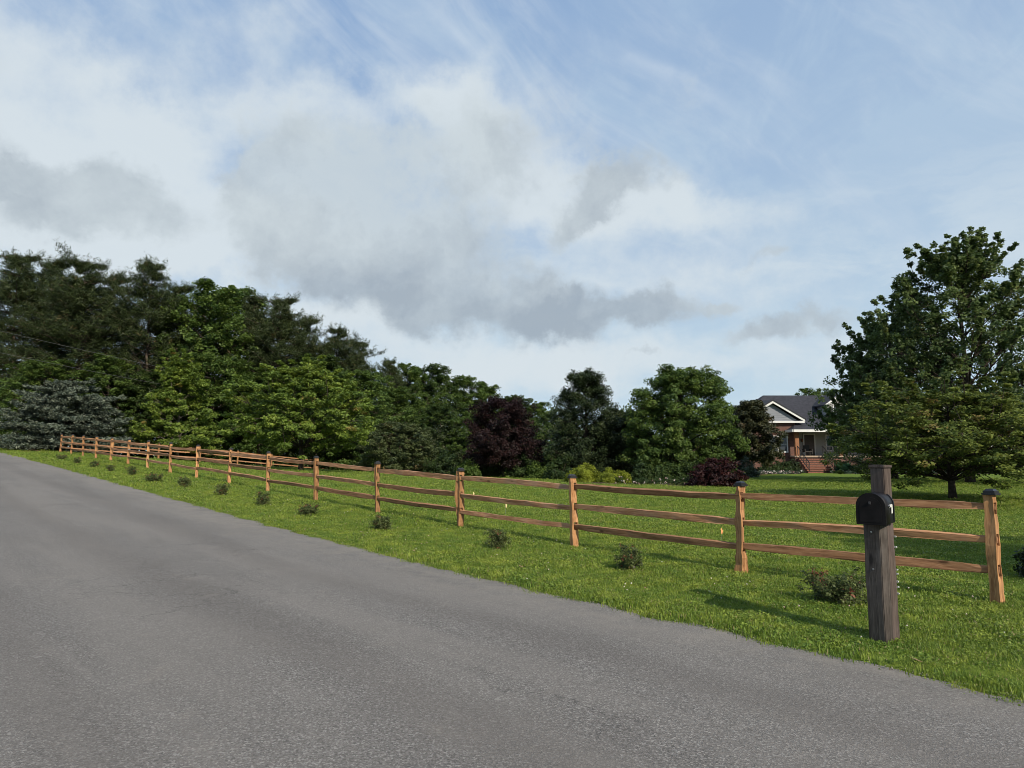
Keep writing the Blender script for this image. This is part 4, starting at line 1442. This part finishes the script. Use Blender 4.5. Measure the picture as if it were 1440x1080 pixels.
# grey gable triangle, trim
hp(MB().prism([(22.6, 65.98, 4.62), (27.75, 65.98, 4.62), (25.12, 65.98, 6.35)], (0, .1, 0)), 'gable_siding', M['siding_grey'])
for k in range(9):
    z = 4.66 + k * .18
    half = 2.55 * (6.35 - z) / 1.73
    hp(MB().bb(25.12 - half, 25.12 + half, 65.955, 65.978, z, z + .05), 'siding_board', M['siding_grey'])
hp(MB().bb(22.1, 28.1, 65.55, 66.0, 4.48, 4.66), 'eave_board', M['white'])
for sgn in (-1, 1):
    hp(MB().prism([(25.12, 65.55, 6.60), (25.12, 65.55, 6.38), (25.12 + sgn * 3.02, 65.55, 4.58), (25.12 + sgn * 3.02, 65.55, 4.80)], (0, .12, 0)), 'rake_board', M['white'])
    hp(MB().prism([(25.12, 65.50, 6.74), (25.12, 65.50, 6.61), (25.12 + sgn * 3.10, 65.50, 4.77), (25.12 + sgn * 3.10, 65.50, 4.90)], (0, 6.5, 0)), 'gable_roof', M['shingle'])
# main roof: hip at the left end
roof = MB()
e0, e1, ez = 67.3, 79.2, 4.2
roof.add([(23.0, e0, ez), (51.5, e0, ez), (51.5, e1, ez), (23.0, e1, ez), (27.0, 73.2, 7.76), (51.5, 73.2, 7.76)],
         [(0, 1, 5, 4), (2, 3, 4, 5), (0, 4, 3), (1, 2, 5), (3, 2, 1, 0)])
hp(roof, 'main_roof', M['shingle'])
# porch roof
pr = MB()
pr.add([(26.45, 64.3, 3.80), (40.8, 64.3, 3.80), (40.8, 68.6, 5.12), (28.6, 68.6, 5.12), (26.45, 66.2, 3.80),
        (26.45, 64.3, 3.70), (40.8, 64.3, 3.70), (40.8, 68.6, 3.70), (28.6, 68.6, 3.70), (26.45, 66.2, 3.70)],
       [(0, 1, 2, 3), (0, 3, 4), (5, 9, 8, 7, 6), (0, 5, 6, 1), (1, 6, 7, 2), (0, 4, 9, 5), (4, 3, 8, 9), (3, 2, 7, 8)])
hp(pr, 'porch_roof', M['shingle'])
hp(MB().bb(26.40, 40.8, 64.18, 64.29, 3.56, 3.80).bb(26.32, 26.44, 64.18, 66.2, 3.56, 3.80), 'porch_gutter', M['white'])
hp(MB().bb(26.7, 40.6, 64.8, 65.98, 1.2, 1.34).bb(27.36, 40.6, 65.98, 67.98, 1.2, 1.34), 'porch_floor', M['cap_stone'])
hp(MB().bb(26.75, 40.5, 64.9, 65.3, -.6, 1.2).bb(26.75, 27.1, 65.3, 65.98, -.6, 1.2), 'porch_foundation', M['brick'])
for x in (26.85, 31.0, 36.2, 40.2):
    c = hp(MB().bb(x, x + .38, 64.95, 65.25, 1.34, 3.69), 'porch_column', M['column'], bevel=.02)
SX0, SX1 = 27.0, 29.35
for i in range(8):
    z1 = 1.34 - .195 * (i + 1)
    y0 = 64.8 - .30 * (i + 1)
    st_ = hp(MB().bb(SX0, SX1, y0, y0 + .29, -.6, z1 - .05), 'step', M['step'])
    hp(MB().bb(SX0 - .05, SX1 + .05, y0 - .05, y0 + .30, z1 - .048, z1), 'tread', M['tread'], st_)
for x in (SX0 - .02, SX1 + .02):
    rl = MB().tube([(x, 64.8, 2.25), (x, 62.3, .70)], .04, 6).tube([(x, 64.8, 1.50), (x, 62.3, .0)], .03, 6)
    for k in range(9):
        t = k / 8
        rl.tube([(x, 64.8 - 2.5 * t, 1.45 - 1.5 * t), (x, 64.8 - 2.5 * t, 2.24 - 1.55 * t)], .025, 5)
    hp(rl, 'stair_railing', M['iron'])
hp(MB().add([(29.42, 62.35, -.6), (30.1, 62.35, -.6), (30.1, 62.7, -.6), (29.42, 62.7, -.6), (29.42, 62.35, 1.0), (29.72, 62.35, 1.0), (29.72, 62.7, 1.0), (29.42, 62.7, 1.0)],
            [(0, 1, 5, 4), (1, 2, 6, 5), (2, 3, 7, 6), (3, 0, 4, 7), (4, 5, 6, 7), (3, 2, 1, 0)]), 'newel_post', M['column'])
for x0, x1 in ((29.4, 31.0), (31.38, 36.2), (36.58, 40.2)):
    rl = MB().bb(x0, x1, 65.05, 65.11, 2.2, 2.26).bb(x0, x1, 65.05, 65.11, 1.44, 1.49)
    n = int((x1 - x0) / .13)
    for k in range(n):
        xx = x0 + (x1 - x0) * (k + .5) / n
        rl.bb(xx - .012, xx + .012, 65.068, 65.092, 1.49, 2.2)
    hp(rl, 'porch_railing', M['iron'])


def window(x0, x1, z0, z1, y, label=None):
    f = MB()
    b = .11
    f.bb(x0 - b, x1 + b, y - .07, y, z1, z1 + b).bb(x0 - b, x1 + b, y - .09, y, z0 - b, z0).bb(x0 - b, x0, y - .07, y, z0, z1).bb(x1, x1 + b, y - .07, y, z0, z1)
    xm = (x0 + x1) / 2
    f.bb(xm - .045, xm + .045, y - .06, y, z0, z1)
    zm = (z0 + z1) / 2
    f.bb(x0, xm - .045, y - .05, y, zm - .025, zm + .025).bb(xm + .045, x1, y - .05, y, zm - .025, zm + .025)
    o = hp(f, 'window', M['white'])
    hp(MB().bb(x0, x1, y - .022, y - .002, z0, z1), 'pane', M['glass'], o)


window(24.75, 26.45, 1.75, 3.15, 66.0)
window(31.2, 32.4, 1.9, 3.3, 68.0)
window(34.0, 36.0, 1.9, 3.3, 68.0)
window(43.5, 45.5, 1.7, 3.2, 67.85)
window(47.5, 49.3, 1.7, 3.2, 67.85)
dd = hp(MB().bb(29.0, 29.95, 67.93, 67.998, 1.342, 3.4), 'front_door', door_m)
hp(MB().bb(28.86, 28.98, 67.90, 67.997, 1.342, 3.52).bb(29.97, 30.09, 67.90, 67.997, 1.342, 3.52).bb(28.98, 29.97, 67.90, 67.997, 3.41, 3.52), 'door_frame', M['white'])
hp(MB().tube([(27.95 + .8, 67.99, 2.95), (28.75, 67.86, 2.95)], .02, 6).bb(28.68, 28.82, 67.78, 67.92, 2.7, 3.0), 'porch_lantern', M['column'])
# dormers
for x in (32.9, 37.6, 42.6):
    hp(MB().bb(x - 1.3, x + 1.3, 68.6, 72, 4.95, 6.45), 'dormer_wall', M['siding_white'])
    hp(MB().prism([(x - 1.3, 68.58, 6.45), (x + 1.3, 68.58, 6.45), (x, 68.58, 7.35)], (0, 3.4, 0)), 'dormer_gable', M['siding_white'])
    for sgn in (-1, 1):
        hp(MB().prism([(x, 68.3, 7.55), (x, 68.3, 7.42), (x + sgn * 1.65, 68.3, 6.28), (x + sgn * 1.65, 68.3, 6.42)], (0, 4.3, 0)), 'dormer_roof', M['shingle'])
        hp(MB().prism([(x, 68.18, 7.52), (x, 68.18, 7.30), (x + sgn * 1.62, 68.18, 6.16), (x + sgn * 1.62, 68.18, 6.38)], (0, .11, 0)), 'dormer_trim', M['white'])
    window(x - .55, x + .55, 5.25, 6.3, 68.58)
# porch chairs
for i, (x, lab) in enumerate([(28.6, 'dark wicker porch chair left of the front door'), (32.6, 'dark wicker chair right of the porch window')]):
    ch = empty('porch_chair', (x, 66.4, 1.342), lab, 'chair', 'chairs on the porch')
    MB().bb(-.3, .3, -.3, .3, .36, .45).build('seat', M['dark_chair'], ch)
    MB().bb(-.3, .3, .24, .32, .452, 1.0).build('backrest', M['dark_chair'], ch, bevel=.02)
    for sx in (-1, 1):
        MB().bb(sx * .34 - .04, sx * .34 + .04, -.28, .3, .58, .64).build('armrest', M['dark_chair'], ch)
        for sy in (-.26, .26):
            MB().bb(sx * .34 - .03, sx * .34 + .03, sy - .03, sy + .03, 0, .578).build('leg', M['dark_chair'], ch)


# ------------------------------------------------------------------ grass: tufts strewn over the lawn
def grass():
    r = np.random.default_rng(3)
    VV, TT, kind, tint = [], [], [], []
    nv = 0
    nvar = 6
    for v in range(1, nvar + 1):
        n = 85
        rad = .14
        bx = r.normal(0, rad * .55, (n, 2))
        h = r.uniform(.020, .047, n)
        az = r.uniform(0, 6.28, n)
        lean = r.uniform(.1, .75, n) * h
        w = r.uniform(.0022, .0042, n)
        dx, dy = np.cos(az), np.sin(az)
        px_, py_ = -dy, dx
        zero = np.zeros(n)
        a = np.stack([bx[:, 0] - px_ * w, bx[:, 1] - py_ * w, zero - .01], 1)
        b = np.stack([bx[:, 0] + px_ * w, bx[:, 1] + py_ * w, zero - .01], 1)
        c = np.stack([bx[:, 0] + dx * lean * .35 + px_ * w * .8, bx[:, 1] + dy * lean * .35 + py_ * w * .8, h * .6], 1)
        d_ = np.stack([bx[:, 0] + dx * lean * .35 - px_ * w * .8, bx[:, 1] + dy * lean * .35 - py_ * w * .8, h * .6], 1)
        e_ = np.stack([bx[:, 0] + dx * lean, bx[:, 1] + dy * lean, h], 1)
        V = np.stack([a, b, c, d_, e_], 1).reshape(-1, 3)
        k = nv + np.arange(n)[:, None] * 5
        T = np.concatenate([k + [0, 1, 2], k + [0, 2, 3], k + [3, 2, 4]], 1).reshape(-1, 3)
        if v > 4:
            # low broad leaves (clover and plantain) among the blades
            m = n // 2
            C = np.stack([bx[:m, 0], bx[:m, 1], r.uniform(.012, .045, m)], 1)
            Nn = unit(np.array([0, 0, 1.0]) + r.normal(size=(m, 3)) * .45)
            LV, LQ = leaf_arrays(C, Nn, r.uniform(.014, .030, m), r, .8, .1)
            V = np.concatenate([LV, V[5 * m:]])
            k = nv + 4 * m + np.arange(n - m)[:, None] * 5
            T = np.concatenate([k + [0, 1, 2], k + [0, 2, 3], k + [3, 2, 4]], 1).reshape(-1, 3)
            LQ = LQ + nv
            T = np.concatenate([LQ[:, [0, 1, 2]], LQ[:, [0, 2, 3]], T])
        VV.append(V)
        TT.append(T)
        kind.append(np.full(len(V), v))
        ti = np.clip(r.normal(.5, .25, n), 0, 1)
        ti = np.where(r.random(n) < .05, 1.6, ti)
        tint.append(np.resize(np.repeat(ti, 3), len(T)))
        nv += len(V)
    # points
    pts = []
    for (z0, z1, dens, sc) in ((3.5, 9, 95, .95), (9, 14, 62, 1.05), (14, 21, 34, 1.3), (21, 32, 16, 1.7), (32, 48, 6, 2.3)):
        x0, x1 = -z1 * .9 - 2.6, z1 * .9 + 2.6
        n = int((z1 - z0) * (x1 - x0) * dens)
        x = r.uniform(x0, x1, n)
        y = r.uniform(z0, z1, n)
        s, q = sn(x, y)
        keep = (np.abs(x) < y * .90 + 2.6) & (q > edge_n(s) + .02) & (q < 44)
        # ragged fringe, thicker than the mown lawn
        x, y, s, q = x[keep], y[keep], s[keep], q[keep]
        fr = np.exp(-(q - edge_n(s)) / .25)
        scl = sc * r.uniform(.75, 1.2, len(x)) * (1 + .18 * fr * r.random(len(x)))
        lump = .85 + .3 * np.sin(x * 1.3 + 1.7 * np.sin(y * .9)) ** 2
        pts.append(np.stack([x, y, Hsn(s, q) + .012, scl * lump], 1))
    # tongues of grass creeping over the tarmac edge
    s = r.uniform(-4, 40, 1500)
    q = edge_n(s) - np.abs(r.normal(0, .045, 1500)) * (.5 + np.sin(s * 2.1) ** 2)
    x, y = world_xy(s, q)
    pts.append(np.stack([x, y, Hsn(s, q) - .005, r.uniform(.45, .9, 1500)], 1))
    P = np.concatenate(pts)
    n = len(P)
    V = np.concatenate(VV + [P[:, :3]])
    me = np_mesh('lawn_grass', V, None, np.concatenate(TT), tint=np.concatenate(tint))
    at_ = me.attributes.new('part_id', 'INT', 'POINT')
    at_.data.foreach_set('value', np.concatenate(kind + [np.zeros(n)]).astype(np.int32))
    sc_ = me.attributes.new('size', 'FLOAT', 'POINT')
    sc_.data.foreach_set('value', np.concatenate([np.ones(nv), P[:, 3]]).astype(np.float32))
    tu = me.attributes.new('turn', 'FLOAT', 'POINT')
    tu.data.foreach_set('value', np.concatenate([np.zeros(nv), r.uniform(0, 6.28, n)]).astype(np.float32))
    vi = me.attributes.new('which', 'INT', 'POINT')
    vi.data.foreach_set('value', np.concatenate([np.zeros(nv), r.integers(0, nvar, n)]).astype(np.int32))
    ob = link('lawn_grass', me, M['grass'])
    tag(ob, 'short mown grass blades over the verge and lawn', 'grass', kind='stuff')
    ng = bpy.data.node_groups.new('scatter_grass', 'GeometryNodeTree')
    ng.interface.new_socket('Geometry', in_out='INPUT', socket_type='NodeSocketGeometry')
    ng.interface.new_socket('Geometry', in_out='OUTPUT', socket_type='NodeSocketGeometry')
    gi = ng.nodes.new('NodeGroupInput')
    go = ng.nodes.new('NodeGroupOutput')

    def attr(nm, ty):
        nd = ng.nodes.new('GeometryNodeInputNamedAttribute')
        nd.data_type = ty
        nd.inputs['Name'].default_value = nm
        return [o for o in nd.outputs if o.name == 'Attribute' and o.enabled][0] if any(o.enabled and o.name == 'Attribute' for o in nd.outputs) else nd.outputs[0]

    pid = attr('part_id', 'INT')

    def pick(k):
        cp = ng.nodes.new('FunctionNodeCompare')
        cp.data_type = 'INT'
        cp.operation = 'EQUAL'
        A = [i for i in cp.inputs if i.name == 'A' and i.type == 'INT'][0]
        B = [i for i in cp.inputs if i.name == 'B' and i.type == 'INT'][0]
        ng.links.new(pid, A)
        B.default_value = k
        sg = ng.nodes.new('GeometryNodeSeparateGeometry')
        sg.domain = 'POINT'
        ng.links.new(gi.outputs[0], sg.inputs['Geometry'])
        ng.links.new(cp.outputs[0], sg.inputs['Selection'])
        return sg.outputs['Selection']

    jn = ng.nodes.new('GeometryNodeJoinGeometry')
    for v in range(1, nvar + 1):
        g2 = ng.nodes.new('GeometryNodeGeometryToInstance')
        ng.links.new(pick(v), g2.inputs[0])
        ng.links.new(g2.outputs[0], jn.inputs[0])
    ip = ng.nodes.new('GeometryNodeInstanceOnPoints')
    ng.links.new(pick(0), ip.inputs['Points'])
    ng.links.new(jn.outputs[0], ip.inputs['Instance'])
    ip.inputs['Pick Instance'].default_value = True
    ng.links.new(attr('which', 'INT'), ip.inputs['Instance Index'])
    cx_ = ng.nodes.new('ShaderNodeCombineXYZ')
    ng.links.new(attr('turn', 'FLOAT'), cx_.inputs[2])
    er_ = ng.nodes.new('FunctionNodeEulerToRotation')
    ng.links.new(cx_.outputs[0], er_.inputs[0])
    ng.links.new(er_.outputs[0], ip.inputs['Rotation'])
    ng.links.new(attr('size', 'FLOAT'), ip.inputs['Scale'])
    ng.links.new(ip.outputs[0], go.inputs[0])
    md = ob.modifiers.new('scatter', 'NODES')
    md.node_group = ng
    # clover heads
    n = 220
    s = r.uniform(-3.5, 22, n)
    q = np.where(r.random(n) < .6, r.uniform(-2.9, 0, n), r.uniform(0, 9, n))
    x, y = world_xy(s, q)
    c = np.stack([x, y, Hsn(s, q) + r.uniform(.05, .085, n)], 1)
    o = link('clover_flowers', crown_mesh('clover_flowers', c, r, 6, .014, .008, .9, .6, .6, .7), M['petal'])
    tag(o, 'tiny white clover heads dotted through the verge grass', 'flowers', kind='stuff')


grass()
# loose stone and grit crumbled along the tarmac edge
r = np.random.default_rng(9)
nst = 1500
s_ = np.abs(r.normal(0, 9, nst)) - 4
q_ = edge_n(s_) + r.normal(-.03, .055, nst)
x_, y_ = world_xy(s_, q_)
sz = r.uniform(.003, .011, nst)
base = np.array([(1, 0, 0), (-1, 0, 0), (0, 1, 0), (0, -1, 0), (0, 0, .7), (0, 0, -.7)], float)
PV = np.stack([x_, y_, Hsn(s_, q_) + .006], 1)[:, None, :] + base[None] * sz[:, None, None] * r.uniform(.6, 1.4, (nst, 6, 1))
ft = np.array([(0, 2, 4), (2, 1, 4), (1, 3, 4), (3, 0, 4), (2, 0, 5), (1, 2, 5), (3, 1, 5), (0, 3, 5)])
PT = (np.arange(nst)[:, None, None] * 6 + ft[None]).reshape(-1, 3)
gr = link('edge_grit', np_mesh('edge_grit', PV.reshape(-1, 3), None, PT), plain('grit', (0.26, 0.235, 0.20), .9, .45, 40))
tag(gr, 'loose grit and small stones along the crumbled edge of the road', 'gravel', kind='stuff')
# a few dead leaves
dead = plain('dead_leaf', (0.30, 0.19, 0.10), .8, .2, 20)
for px, py, sz, lab in ((1268, 925, .10, 'pale dead leaf at the tarmac edge below the mailbox'), (732, 796, .09, 'rusty dead leaf in the verge grass by the dark rose bush')):
    x, y = ground_at(px, py)
    MBl = MB()
    pts = [(0, -.5), (.28, -.2), (.42, .1), (.18, .2), (0, .5), (-.2, .22), (-.4, .08), (-.26, -.2)]
    top = [(a * sz, b * sz, .012 + .25 * sz * (a * a + b * b)) for a, b in pts]
    MBl.add(top + [(p[0], p[1], p[2] - .002) for p in top], [tuple(range(8)), tuple(range(15, 7, -1))])
    tag(MBl.build('dead_leaf', dead, loc=(x, y, Hxy(x, y) + .045), rot=(.3, .2, 1.0)), lab, 'leaf')
